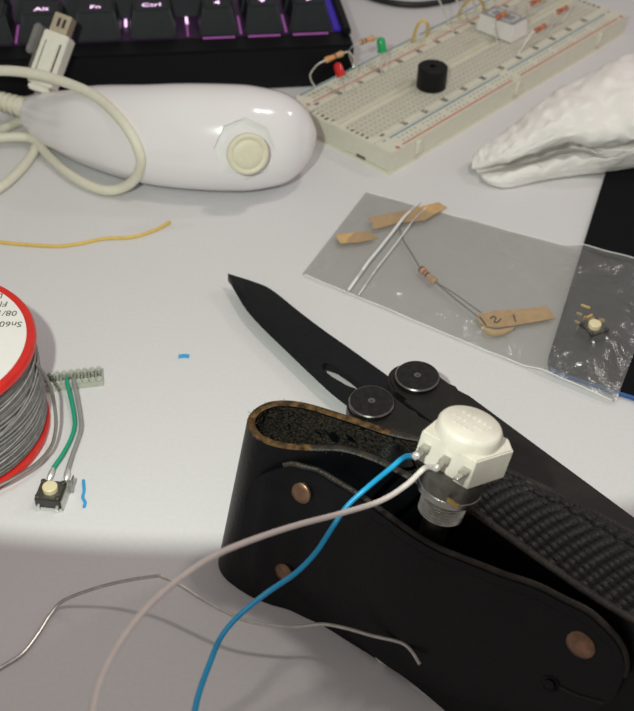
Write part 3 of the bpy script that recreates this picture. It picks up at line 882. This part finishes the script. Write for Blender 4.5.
make('terminal_strip', xf(box(-3.4, 3.2, 3.3, 5.0, 1.2, 2.0, .2), Matrix.Rotation(math.radians(-38), 4, 'Z') @ Matrix.Translation((0, 2.2, 0))), 'b_gold', sw2)
for a, b_ in (((80.9, 267.5, 5.0), (82.4, 266.6, 5.0)), ((79.7, 263.5, 5.0), (81.1, 262.4, 5.0)), ((83.3, 264.9, 5.2), (85.4, 266.5, 5.2)), ((82.8, 271.3, 5.2), (85.4, 269.9, 5.2))):
    make('contact', tube(wl(sw2, [a, b_]), .45, 6, 2), 'b_gold', sw2)

# ---------------------------------------------------------------- loose bits on the desk
yw = make('yellow_wire', tube([(-122.8, 304.8, 0.6), (-115.5, 302.8, 0.6), (-108.5, 302.0, 0.6), (-101.2, 301.2, 0.6), (-89.6, 300.6, 0.6), (-82.1, 302.2, 0.6), (-73.9, 305.7, 0.6), (-64.5, 307.1, 0.6), (-57.8, 311.0, 0.6), (-52.5, 316.2, 0.9)], .58, 8, 6), 'yellow')
tag(yw, 'thin yellow insulated wire lying on the bare desk', 'wire')
s1 = make('insulation_scrap', tube([(-41.7, 246.8, 0.5), (-40.4, 247.2, 0.5), (-38.6, 247.1, 0.5)], .55, 8, 4), 'blue_bit')
tag(s1, 'tiny blue scrap of wire insulation alone on the desk centre', 'scrap', 'blue insulation scraps')
s2 = make('insulation_scrap', tube([(-61.5, 196.4, 0.4), (-60.7, 192.9, 0.4), (-60.6, 190.4, 0.4), (-59.7, 188.7, 0.4), (-59.7, 187.0, 0.4)], .40, 8, 5), 'blue_bit')
tag(s2, 'wiggly blue scrap of insulation beside the soldered push switch', 'scrap', 'blue insulation scraps')

# ---------------------------------------------------------------- solder spool
SPR, SPH = 29.3, 33.1
sp = thing('solder_spool', 'red spool of solder wire with white paper label', 'spool', (-102.9, 213.2, 0))
make('bottom_flange', lathe([(0, 0), (SPR - 1.2, 0), (SPR - .6, .6), (SPR - .6, 2.0), (SPR - 1.2, 2.6), (0, 2.6)], 96), 'red', sp)
make('top_flange', lathe([(0, SPH - 3.0), (SPR - .8, SPH - 3.0), (SPR, SPH - 2.3), (SPR, SPH - .9), (SPR - .5, SPH - .15), (SPR - 1.2, SPH), (SPR - 1.9, SPH - .15), (SPR - 2.3, SPH - .5), (0, SPH - .5)], 96), 'red', sp)
make('paper_label', lathe([(0, SPH - .55), (SPR - 2.35, SPH - .55), (SPR - 2.4, SPH - .3), (0, SPH - .3)], 96), 'label', sp)
prof = [(0, 2.6)]
nw = 40
for k in range(nw):
    z = 2.7 + (SPH - 5.8) * (k + .5) / nw
    bulge = 27.2 + 1.0 * math.sin(math.pi * (k / nw) ** .6) - .7 * max(0, (k - nw + 7) / 7) + .25 * math.sin(k * 2.7)
    for a in (-70, -25, 25, 70):
        prof.append((bulge + .36 * math.cos(math.radians(a)), z + .36 * math.sin(math.radians(a))))
prof.append((0, SPH - 3.0))
w = make('solder_winding', lathe(prof, 96), 'solder', sp, 80)
def wrap(a0, a1, z0, z1, r=28.45, rt=.36):
    return tube([(r * math.cos(math.radians(a0 + (a1 - a0) * k / 20)), r * math.sin(math.radians(a0 + (a1 - a0) * k / 20)), z0 + (z1 - z0) * (k / 20) ** 1.2) for k in range(21)], rt, 6, 2)
for a0, a1, z0, z1 in ((30, -110, 28, 21), (25, -100, 22, 12), (40, -105, 15.5, 7.5), (20, -115, 11, 5), (35, -95, 26, 10)):
    make('crossing_turn', wrap(a0, a1, z0, z1), 'solder', sp)
make('loose_strand', tube(wl(sp, [(-77.8, 217.3, 27.0), (-75.3, 215.5, 25.5), (-73.4, 215.5, 22.0), (-71.8, 215.0, 17.0), (-71.0, 213.2, 12.0), (-70.3, 209.2, 8.0), (-70.8, 203.7, 5.5), (-73.7, 198.3, 4.5), (-78.3, 193.4, 4.2), (-83.6, 189.2, 4.0)]), .5, 8, 6), 'strand', sp)
for s_, px in (('Sn60', (-78.4, 222.8, 33.0)), ('08/1', (-80.7, 227.3, 33.0)), ('Fl', (-84.1, 231.1, 33.0)), ('L', (-86.2, 234.5, 33.0))):
    q = wl(sp, [px])[0]
    g = text_geo(s_, 3.1, 'LEFT', .02)
    g = xf(g, Matrix.Translation((q[0], q[1], SPH - .26)) @ Matrix.Rotation(math.radians(180 + 1), 4, 'Z'))
    make('label_text', g, 'print_k', sp)

# ---------------------------------------------------------------- pin strip wired to a push switch
hd_ = thing('wired_switch', 'black push switch soldered by green and grey wires to a pin strip', 'switch', (-81.6, 229.2, 0), 12.5)
NP, PT = 10, 2.0
make('strip_base', box(0, NP * PT, 0, 5.0, 0, 1.9, .15), 'header', hd_)
for k in range(NP):
    x = PT * (k + .5)
    make('cell', sh(join(box(-.85, .85, 3.2, 5.0, 1.7, 4.0, .45, 2), box(-.85, .85, 0, 1.4, 1.7, 3.1, .35, 2), box(-1.0, -.8, .6, 4.2, 1.7, 2.8)), x), 'header', hd_)
    make('contact', sh(join(box(-.62, -.38, 1.4, 3.1, 1.7, 3.4), box(.38, .62, 1.4, 3.1, 1.7, 3.4), box(-.5, .5, 1.4, 3.1, 1.75, 2.1)), x), 'steel', hd_)
make('green_wire', tube(wl(hd_, [(-72.8, 233.9, 2.6), (-72.0, 230.8, 2.9), (-70.3, 226.2, 2.2), (-68.5, 220.8, 1.6), (-67.3, 215.8, 1.4), (-67.3, 211.2, 1.4), (-68.3, 204.9, 1.6), (-69.9, 198.9, 2.0)]), .60, 8, 6), 'green', hd_)
make('grey_wire', tube(wl(hd_, [(-70.9, 233.9, 2.6), (-70.0, 230.9, 2.9), (-68.3, 225.9, 2.2), (-66.5, 220.1, 1.5), (-65.4, 215.6, 1.3), (-65.3, 211.4, 1.3), (-65.8, 205.2, 1.4), (-66.0, 198.9, 1.8)]), .62, 8, 6), 'greyw', hd_)
swb = wl(hd_, [(-68.5, 189.7, 0.0)])[0]
switch_parts(hd_, swb, -5 - 12.5)
for a, b_ in (((-69.9, 198.9, 2.0), (-70.4, 194.3, 1.6)), ((-66.0, 198.9, 1.8), (-65.8, 194.8, 1.6))):
    make('solder_joint', tube(wl(hd_, [a, V3(a).lerp(V3(b_), .5), b_]), lambda u: .45 + .4 * math.sin(math.pi * u), 8, 4), 'metal', hd_)

# ---------------------------------------------------------------- folding tool with the open blade
TL_ = thing('folding_multitool', 'black folding multitool with open knife blade behind the leather pouch', 'multitool', (21.4, 217.0, 0), -47.5)
# far and near handle halves, a rounded bolster end at the pivots
def handle(y0, y1, x1):
    yc = (y0 + y1) / 2
    out = []
    for k in range(13):
        a = math.radians(90 + 180 * k / 12)
        out.append((-.3 + 7.4 * math.cos(a), yc + 7.0 * math.sin(a)))
    out += [(9, y0), (x1, y0 + .6), (x1 + 3, y0 + 3), (x1 + 3, y1 - 3), (x1, y1 - .6), (14, y1), (10.5, y1), (9.2, y1 - .8), (7.0, y1 - .7)]
    return out
make('handle', prism(handle(.8, 14.6, 96), 1.0, 16.4, .7), 'tool', TL_)
make('handle', prism(handle(-14.6, -.8, 96), 1.0, 16.4, .7), 'tool', TL_)
make('spacer', box(3, 92, -1.2, 1.2, 2, 14.8, .3), 'blade', TL_)
make('locking_bar', box(4, 40, -.55, .75, 14.5, 16.6, .2), 'tool', TL_)
for y, x in ((8.4, .2), (-8.2, -.6)):
    p = make('pivot_cap', sh(lathe([(0, 16), (6.0, 16), (6.15, 16.3), (6.15, 17.6), (5.85, 17.95), (5.6, 18.0), (0, 18.0)], 48), x, y), 'pivot', TL_)
    make('pivot_rim', sh(lathe([(6.12, 17.5), (6.18, 17.65), (5.9, 17.98), (5.8, 17.96)], 48), x, y), 'pivot_rim', p)
    make('pivot_mark', sh(lathe([(0, 18.0), (.9, 18.0), (1.0, 18.1), (.5, 18.12), (0, 17.9)], 12), x, y), 'pivot_rim', p)
# blade: spine and cutting edge read off in the tool's own plane, 4.5 mm above the desk
spine = wl(TL_, [(-29.4, 281.4, 4.5), (-26.1, 279.9, 4.5), (-21.5, 277.8, 4.5), (-15.2, 273.9, 4.5), (-6.3, 263.6, 4.5), (1.6, 254.9, 4.5), (9.5, 246.8, 4.5), (17.4, 238.5, 4.5), (25.3, 230.3, 4.5)])
edge = wl(TL_, [(-29.4, 280.5, 4.5), (-26.6, 273.9, 4.5), (-22.5, 265.1, 4.5), (-17.1, 256.7, 4.5), (-10.3, 247.6, 4.5), (-3.1, 238.0, 4.5), (3.7, 229.2, 4.5), (8.6, 223.8, 4.5), (14.2, 218.0, 4.5)])
sp_d, ed_d = cr(spine, 5), cr(edge, 5)
rows = []
for a, b_ in zip(sp_d, ed_d):
    a = Vector((a.x, a.y, 0)); b_ = Vector((b_.x, b_.y, 0))
    mid = a.lerp(b_, .66)
    row = [a + Vector((0, 0, 5.9)), mid + Vector((0, 0, 5.9)), b_ + Vector((0, 0, 4.6)), b_ + Vector((0, 0, 4.4)), mid + Vector((0, 0, 3.1)), a + Vector((0, 0, 3.1))]
    rows.append(row)
g = grid(rows, closed_v=True)
m = 6
g = (g[0], list(g[1]) + [tuple(range(m)), tuple((len(rows) - 1) * m + k for k in range(m))])
bl = make('blade', g, 'blade', TL_, 14)
hole_px = wl(TL_, [(1.3, 239.1, 4.5), (2.7, 240.0, 4.5), (5.7, 238.6, 4.5), (9.8, 234.7, 4.5), (13.2, 230.6, 4.5), (14.4, 228.8, 4.5), (12.6, 228.5, 4.5), (8.6, 230.8, 4.5), (4.6, 234.3, 4.5), (2.2, 236.9, 4.5)])
cut(bl, prism([(p[0], p[1]) for p in hole_px], 0, 10))

# ---------------------------------------------------------------- leather pouch, standing on its long side and leaning back on the tool
SH = thing('leather_pouch', 'worn black leather belt pouch with copper rivets in the foreground', 'pouch', (-13.3, 187.2, 0), -37.7)
# local x = along the pouch (U), local -y = towards the front (N), so N is stored as -y
ZT = 45.0
rim = [(140, -21.8), (118, -21.8), (96, -21.8), (72, -21.2), (54, -19), (44, -14), (34, -8.5), (22, -5.2), (12, -2.2), (6.6, 1.4), (4.8, 5.6), (6.0, 9.8), (10.5, 12.0), (16, 10.8), (21.5, 7.2), (27, 3.0), (34, .8),
       (42, .2), (58, -.4), (74, 1.2), (90, 2.6), (106, 2.2), (140, .5)]
rp = cr([(u, n, 0) for u, n in rim], 6)
def lean(u, n, z, near=0.0):
    k = (ZT - z) / ZT
    return (u - 3.2 * k * max(0, 1 - u / 60), -(n + 9.0 * k * (1 - near) + 15.8 * near * max(0, k) ** 1.5), z)
def rim_off(i, d):
    T = (rp[min(i + 1, len(rp) - 1)] - rp[max(i - 1, 0)]).normalized()
    return rp[i] + Vector((-T.y, T.x, 0)) * d
half = next(i for i in range(len(rp)) if rp[i].x == min(p.x for p in rp))
def zlow(i):
    return 19.2 * max(0, min(1, (rp[i].x - 14) / 22)) if i < half else 0.3
NZ = 16
def ztop(i):
    t_ = max(0, min(1, (rp[i].x - 36) / 20)) if i < half else 0
    return ZT - 4.6 * t_ * t_ * (3 - 2 * t_)
def wall(d, drop=0.0, lo=0.0):
    rows = []
    for i in range(len(rp)):
        p = rim_off(i, d)
        z0 = zlow(i) + lo
        z1 = ztop(i) - drop
        near = max(0, min(1, (p.x - 10) / 22)) if i > half else 0
        near = near * near * (3 - 2 * near)
        rows.append([lean(p.x, p.y, z0 + (z1 - z0) * k / NZ, near) for k in range(NZ + 1)])
    return rows
TH = .9
outer, inner = wall(TH), wall(-TH)
# path runs from the far right round the bend to the near right: find which offset is outside
a, fa = grid(outer); b_, fb_ = grid(inner)
n0 = len(a); m = NZ + 1; n = len(outer)
F = list(fa) + [tuple(x + n0 for x in q)[::-1] for q in fb_]
for i in range(n - 1):
    for j in (0, NZ):
        F.append((i * m + j, (i + 1) * m + j, n0 + (i + 1) * m + j, n0 + i * m + j))
for i in (0, n - 1):
    for j in range(NZ):
        F.append((i * m + j, i * m + j + 1, n0 + i * m + j + 1, n0 + i * m + j))
make('pouch_wall', (a + b_, F), 'leather', SH, 40)
# raw brown rim of the leather, a rounded bead all along the top edge
rows = []
for i in range(n):
    p_o, p_i = rim_off(i, TH * .98), rim_off(i, -TH * .98)
    jit = .12 * noise.noise(Vector((i * .9, 3, 1)))
    row = []
    for k in range(7):
        th = math.pi * k / 6
        q = p_o.lerp(p_i, .5 - .5 * math.cos(th))
        row.append(lean(q.x, q.y, ztop(i) + .02 + (.38 + jit) * math.sin(th)))
    rows.append(row)
i0 = next(i for i in range(n) if rp[i].x < 34)
i1 = next(i for i in range(half, n) if rp[i].x > 21)
make('raw_edge', grid(rows[i0:i1 + 1]), 'raw', SH, 60)
make('worn_edge', grid(rows[:i0 + 1]), 'worn', SH, 60)
make('worn_edge', grid(rows[i1:]), 'worn', SH, 60)
# napped suede lining on the inside of the bend
lin_o = wall(-TH - .05 if abs(rim_off(half, -TH).x) > abs(rim_off(half, TH).x) else TH + .05, .3)
lin = []
for i in range(n):
    if rp[i].x < 60:
        row = []
        for j, p in enumerate(lin_o[i]):
            q = Vector(p); d_ = noise.noise(q * 1.9) * .28
            row.append(q + Vector((d_, d_, 0)))
        lin.append(row)
make('suede_lining', grid(lin), 'suede', SH, 60)
# loose nap fibres around the rim
fib = []
for k in range(150):
    i = random.randrange(half - 34, half + 30)
    p = rim_off(i, random.uniform(-1, 1) * TH)
    q = V3(lean(p.x, p.y, ZT + random.uniform(-.5, .3)))
    dr = Vector((random.uniform(-1, 1), random.uniform(-1, 1), random.uniform(-.2, 1))).normalized() * random.uniform(.5, 1.3)
    fib.append(tube([q, q + dr * .6 + Vector((0, 0, .1)), q + dr], .045, 3, 2))
o = make('leather_nap', join(*fib), 'raw', SH)
o['kind'] = 'stuff'
# front strap (belt loop): rounded outline, bulging in front of the wall
NS = [(8, 14.6), (15, 13.6), (20, 10.8), (26, 9.0), (36, 8.8), (54, 10.0), (70, 9.2), (82, 7.8), (92, 7.0), (102, 5.2)]
u0, u1 = 10.5, 100.5
def strap_lim(u):
    top = interp([(8, 39.8), (20, 41.4), (40, 41.2), (54, 41.3), (83, 44.6), (104, 45.4)], u)
    low = interp([(8, 3.6), (55, 3.2), (70, 6.2), (82, 10.6), (104, 19.5)], u)
    def corner(d, r):
        return r - math.sqrt(max(0, r * r - (r - d) ** 2)) if d < r else 0
    cl, cr_ = corner(u - u0, 11), corner(u1 - u, 13)
    return low + max(cl * .95, cr_ * .8), top - max(cl, cr_)
us = [u0 + .02] + [u0 + 11 * (1 - math.cos(math.radians(a))) for a in range(6, 91, 7)] + [u0 + 11 + (u1 - u0 - 24) * k / 40 for k in range(1, 41)] + \
     [u1 - 13 * (1 - math.cos(math.radians(a))) for a in range(84, 5, -6)] + [u1 - .02]
us = sorted(set(round(u, 3) for u in us))
rows = []
for u in us:
    lo, hi = strap_lim(u)
    row = []
    for k in range(15):
        z = lo + (hi - lo) * k / 14
        kk = (ZT - z) / ZT
        nn = interp(NS, u) + 8.2 * kk + 1.0 * math.sin(math.pi * kk) * math.sin(math.pi * (u - u0) / (u1 - u0))
        row.append((u, -nn, z))
    rows.append(row)
st = make('belt_strap', sheet(rows, 1.9), 'leather', SH, 45)
def strap_pt(u, z, out=0.0):
    kk = (ZT - z) / ZT
    return (u, -(interp(NS, u) + 8.2 * kk + 1.0 * math.sin(math.pi * kk) * math.sin(math.pi * (u - u0) / (u1 - u0)) + out), z)
# burnished worn edge along the top of the strap
top_edge = [strap_pt(u, strap_lim(u)[1] + .15, -.95) for u in us if u > 17]
make('strap_edge', tube(top_edge, .7, 8, 1, False), 'worn', SH)
low_edge = [strap_pt(u, strap_lim(u)[0] - .05, -.9) for u in us if 18 < u < 97]
make('strap_edge', tube(low_edge, .55, 8, 1, False), 'worn', SH)
# crease pressed along the outline
crease = [strap_pt(u, max(strap_lim(u)[0] + 3.0, strap_lim(u)[1] - 2.4), -.12) for u in us if 13.5 < u < 98]
make('edge_crease', tube(crease, .22, 6, 1, False), 'leather', st)
def rivet(u, z, r):
    p = Vector(strap_pt(u, z, -.1)); q = Vector(strap_pt(u, z, 1.0))
    nrm = (q - p).normalized() + Vector((0, 0, .22))
    return make('rivet', xf(lathe([(0, -.3), (r, -.3), (r, .25), (r * .86, .62), (r * .5, .82), (0, .88)], 32), frame(p, nrm, (1, 0, 0))), 'rivet', SH)
for u, z, r in ((22.6, 35.2, 2.75), (21.8, 10.4, 2.6), (91.0, 37.2, 3.1)):
    rivet(u, z, r)
# keyhole slit with a small stud at the right end of the strap
p = Vector(strap_pt(88.2, 24.0, .02))
make('stud_hole', xf(join(lathe([(1.5, 0), (1.9, .35), (2.1, 0)], 24), lathe([(0, .05), (1.2, .05), (1.1, .35), (0, .45)], 16)), frame(p, (0, -1, .22), (1, 0, 0))), 'leather', SH)
make('slit', tube([strap_pt(90 + k, 24.4 + .10 * k, .05) for k in range(0, 10)], .28, 6, 2), 'worn', SH)
# pale snap between strap and wall at the bottom
make('snap_stud', xf(lathe([(0, 0), (2.6, 0), (2.6, .8), (1.2, 1.2), (1.0, 2.2), (0, 2.3)], 24), frame((51.0, -15.6, 1.9), (0, -1, .3), (1, 0, 0)) @ Matrix.Scale(.8, 4)), 'snap', SH)
# woven elastic gusset on the upper side at the right
rows = []
NU, NV = 300, 64
for i in range(NU + 1):
    u = 44 + 94 * i / NU
    lo_n = interp([(44, -12.5), (56, -18.2), (72, -20.4), (140, -21.0)], u)
    hi_n = interp([(44, -2.0), (56, -2.0), (74, -.6), (90, .8), (140, -.6)], u)
    row = []
    for j in range(NV + 1):
        v = j / NV
        nn = lo_n + (hi_n - lo_n) * v
        z = 40.9 + 2.2 * math.sin(math.pi * v) - .9 * (1 - v)
        ph = (u * 1.0 + nn * .35) / 2.7
        groove = 0.0 if .20 < v < .27 else 1.0
        if .05 < v < .95:
            z += groove * (.75 * abs(math.sin(math.pi * ph)) ** 2.2 * (.25 + .75 * abs(math.sin(math.pi * nn / 1.3 + (int(math.floor(ph)) % 2) * 1.57))))
        row.append(lean(u, nn, z))
    rows.append(row)
make('elastic_gusset', sheet(rows, 1.0), 'elastic', SH, 60)
# gathered end of the elastic, a small ribbed fan
fan = []
for k in range(41):
    a = math.radians(8 + 172 * k / 40)
    rr = 4.6 * (1 + .06 * (k % 2))
    fan.append([lean(35.5 + rr * s_ * math.cos(a), -6.6 + rr * s_ * .75 * math.sin(a) - 1.2, 43.6 - 2.8 * s_ * s_ + (.28 if k % 2 else 0)) for s_ in (.12, .4, .7, 1.0)])
make('elastic_end', sheet(fan, .8), 'elastic', SH, 20)

# ---------------------------------------------------------------- potentiometer with two soldered wires, its shaft in the belt loop
S0, S1 = Vector((26.0, 151.2, 38.5)), Vector((31.4, 156.1, 66.5))
PT_ = thing('potentiometer', 'ivory rotary potentiometer with blue and white wires stuck in the pouch strap', 'potentiometer', tuple(S0 - Vector((0, 0, 14))))
q0, q1 = [Vector(q) for q in wl(PT_, [S0, S1])]
LP = (q1 - q0).length
fp = frame(q0, q1 - q0, (math.cos(math.radians(-36)), math.sin(math.radians(-36)), 0))
def ax_(f):
    return LP * f
make('shaft', xf(lathe([(0, -9), (2.6, -9), (3.0, -8.4), (3.0, ax_(.22)), (0, ax_(.22))], 32), fp), 'steel', PT_)
prof = [(0, ax_(.185)), (4.3, ax_(.185))]
nth = 9
for k in range(nth):
    z = ax_(.19) + (ax_(.40) - ax_(.19)) * k / nth
    prof += [(4.95, z + .15), (4.65, z + .38)]
prof += [(4.9, ax_(.40)), (0, ax_(.40))]
make('threaded_bush', xf(lathe(prof, 40), fp), 'steel', PT_)
make('washer', xf(lathe([(0, ax_(.39)), (6.5, ax_(.39)), (6.8, ax_(.40)), (6.8, ax_(.45)), (6.4, ax_(.465)), (0, ax_(.465))], 40), fp), 'steel', PT_)
make('metal_base', xf(lathe([(0, ax_(.43)), (6.2, ax_(.43)), (6.7, ax_(.45)), (6.9, ax_(.67)), (0, ax_(.67))], 40), fp), 'gunmetal', PT_)
hs = [(-7.0, -6.4), (5.8, -6.4), (9.0, 3.4), (6.5, 6.2), (-5.0, 6.6), (-7.4, 3.2)]
case = make('housing', xf(prism(hs, ax_(.655), ax_(.895), .3), fp), 'potw', PT_)
make('drum', xf(lathe([(6.85, ax_(.87)), (6.75, ax_(.965)), (6.35, ax_(.99)), (5.9, ax_(1.0)), (0, ax_(1.0))], 56), fp), 'potw', PT_)
for y, w_, x0 in ((2.2, .30, -3.4), (-.2, .30, -4.2), (-2.4, .26, -3.0)):
    make('embossed_mark', xf(join(*[box(x0 + 1.25 * k, x0 + 1.25 * k + .8, y - .5, y + .4, ax_(1.0) - .05, ax_(1.0) + .09, .03, 1) for k in range(6 if y > -2 else 4)]), fp), 'potw', PT_)
for k, x in enumerate((-5.0, -.2, 4.4)):
    make('terminal_lug', xf(join(box(x - .85, x + .85, -8.6, -6.2, ax_(.79), ax_(.81), .08, 1), box(x - .6, x + .6, -10.8, -8.4, ax_(.79), ax_(.81), .08, 1)), fp @ Matrix.Translation((0, -6.4, ax_(.80))) @ Matrix.Rotation(math.radians(6), 4, 'X') @ Matrix.Translation((0, 6.4, -ax_(.80)))), 'steel', PT_)
make('copper_tab', xf(box(2.8, 5.6, -7.1, -6.7, ax_(.48), ax_(.52), .1), fp), 'b_gold', PT_)
lug1 = tuple(FR[PT_.name] @ (fp @ Vector((-5.0, -10.8, ax_(.785)))))
lug2 = tuple(FR[PT_.name] @ (fp @ Vector((-.2, -10.8, ax_(.785)))))
for lg in (lug1, lug2):
    make('solder_joint', sh(lathe([(0, -.9), (.6, -.6), (.85, 0), (.6, .6), (0, .9)], 14), *wl(PT_, [lg])[0]), 'metal', PT_)
make('blue_wire', tube(wl(PT_, [lug1, (18.6, 156.0, 56.0), (15.9, 155.9, 52.5), (11.6, 155.6, 47.0), (7.3, 152.7, 44.0), (4.2, 149.1, 41.0), (1.0, 145.0, 38.0), (-3.1, 141.0, 36.0), (-8.9, 136.5, 35.0), (-14.2, 130.8, 35.0), (-17.3, 125.0, 36.0), (-18.9, 117.3, 38.0), (-20.0, 108.8, 41.0), (-20.2, 98.8, 45.0), (-20.2, 90.8, 48.0)]), .58, 10, 6), 'blue', PT_)
make('white_wire', tube(wl(PT_, [lug2, (22.5, 151.4, 58.0), (18.7, 148.4, 56.0), (13.6, 146.6, 53.0), (5.4, 141.3, 55.0), (-3.3, 135.5, 58.0), (-11.3, 128.4, 62.0), (-17.5, 121.3, 66.0), (-22.8, 112.7, 70.0), (-26.7, 103.7, 74.0), (-29.1, 95.5, 77.0), (-30.4, 88.2, 79.0), (-30.5, 82.4, 80.0), (-30.1, 75.2, 80.0)]), .60, 10, 6), 'pink', PT_)

# ---------------------------------------------------------------- loose silvery wire in the foreground
sv = thing('bare_solder_wire', 'kinked silvery solder wire arching across the foreground below the pouch', 'wire', (3.0, 153.4, 0.0))
make('strand', tube(wl(sv, [(-79.1, 129.1, 0.5), (-74.3, 134.7, 0.5), (-70.3, 138.7, 0.5), (-66.1, 142.5, 0.6), (-63.5, 147.8, 0.8), (-61.6, 152.9, 1.2), (-59.0, 156.3, 2.2), (-51.7, 157.6, 5.5), (-43.9, 158.0, 8.5), (-36.2, 157.4, 11.5), (-34.5, 157.1, 11.5), (-30.9, 155.7, 11.0), (-25.5, 152.7, 10.0), (-20.2, 149.9, 9.5), (-13.6, 147.3, 9.0), (-4.4, 146.2, 9.0), (2.9, 146.5, 10.0),
                            (8.1, 145.0, 11.0), (14.1, 142.5, 12.0), (19.4, 140.6, 13.0), (21.5, 139.2, 13.5), (23.0, 137.3, 13.5), (24.4, 134.8, 13.0)]), .45, 8, 6), 'bare', sv)
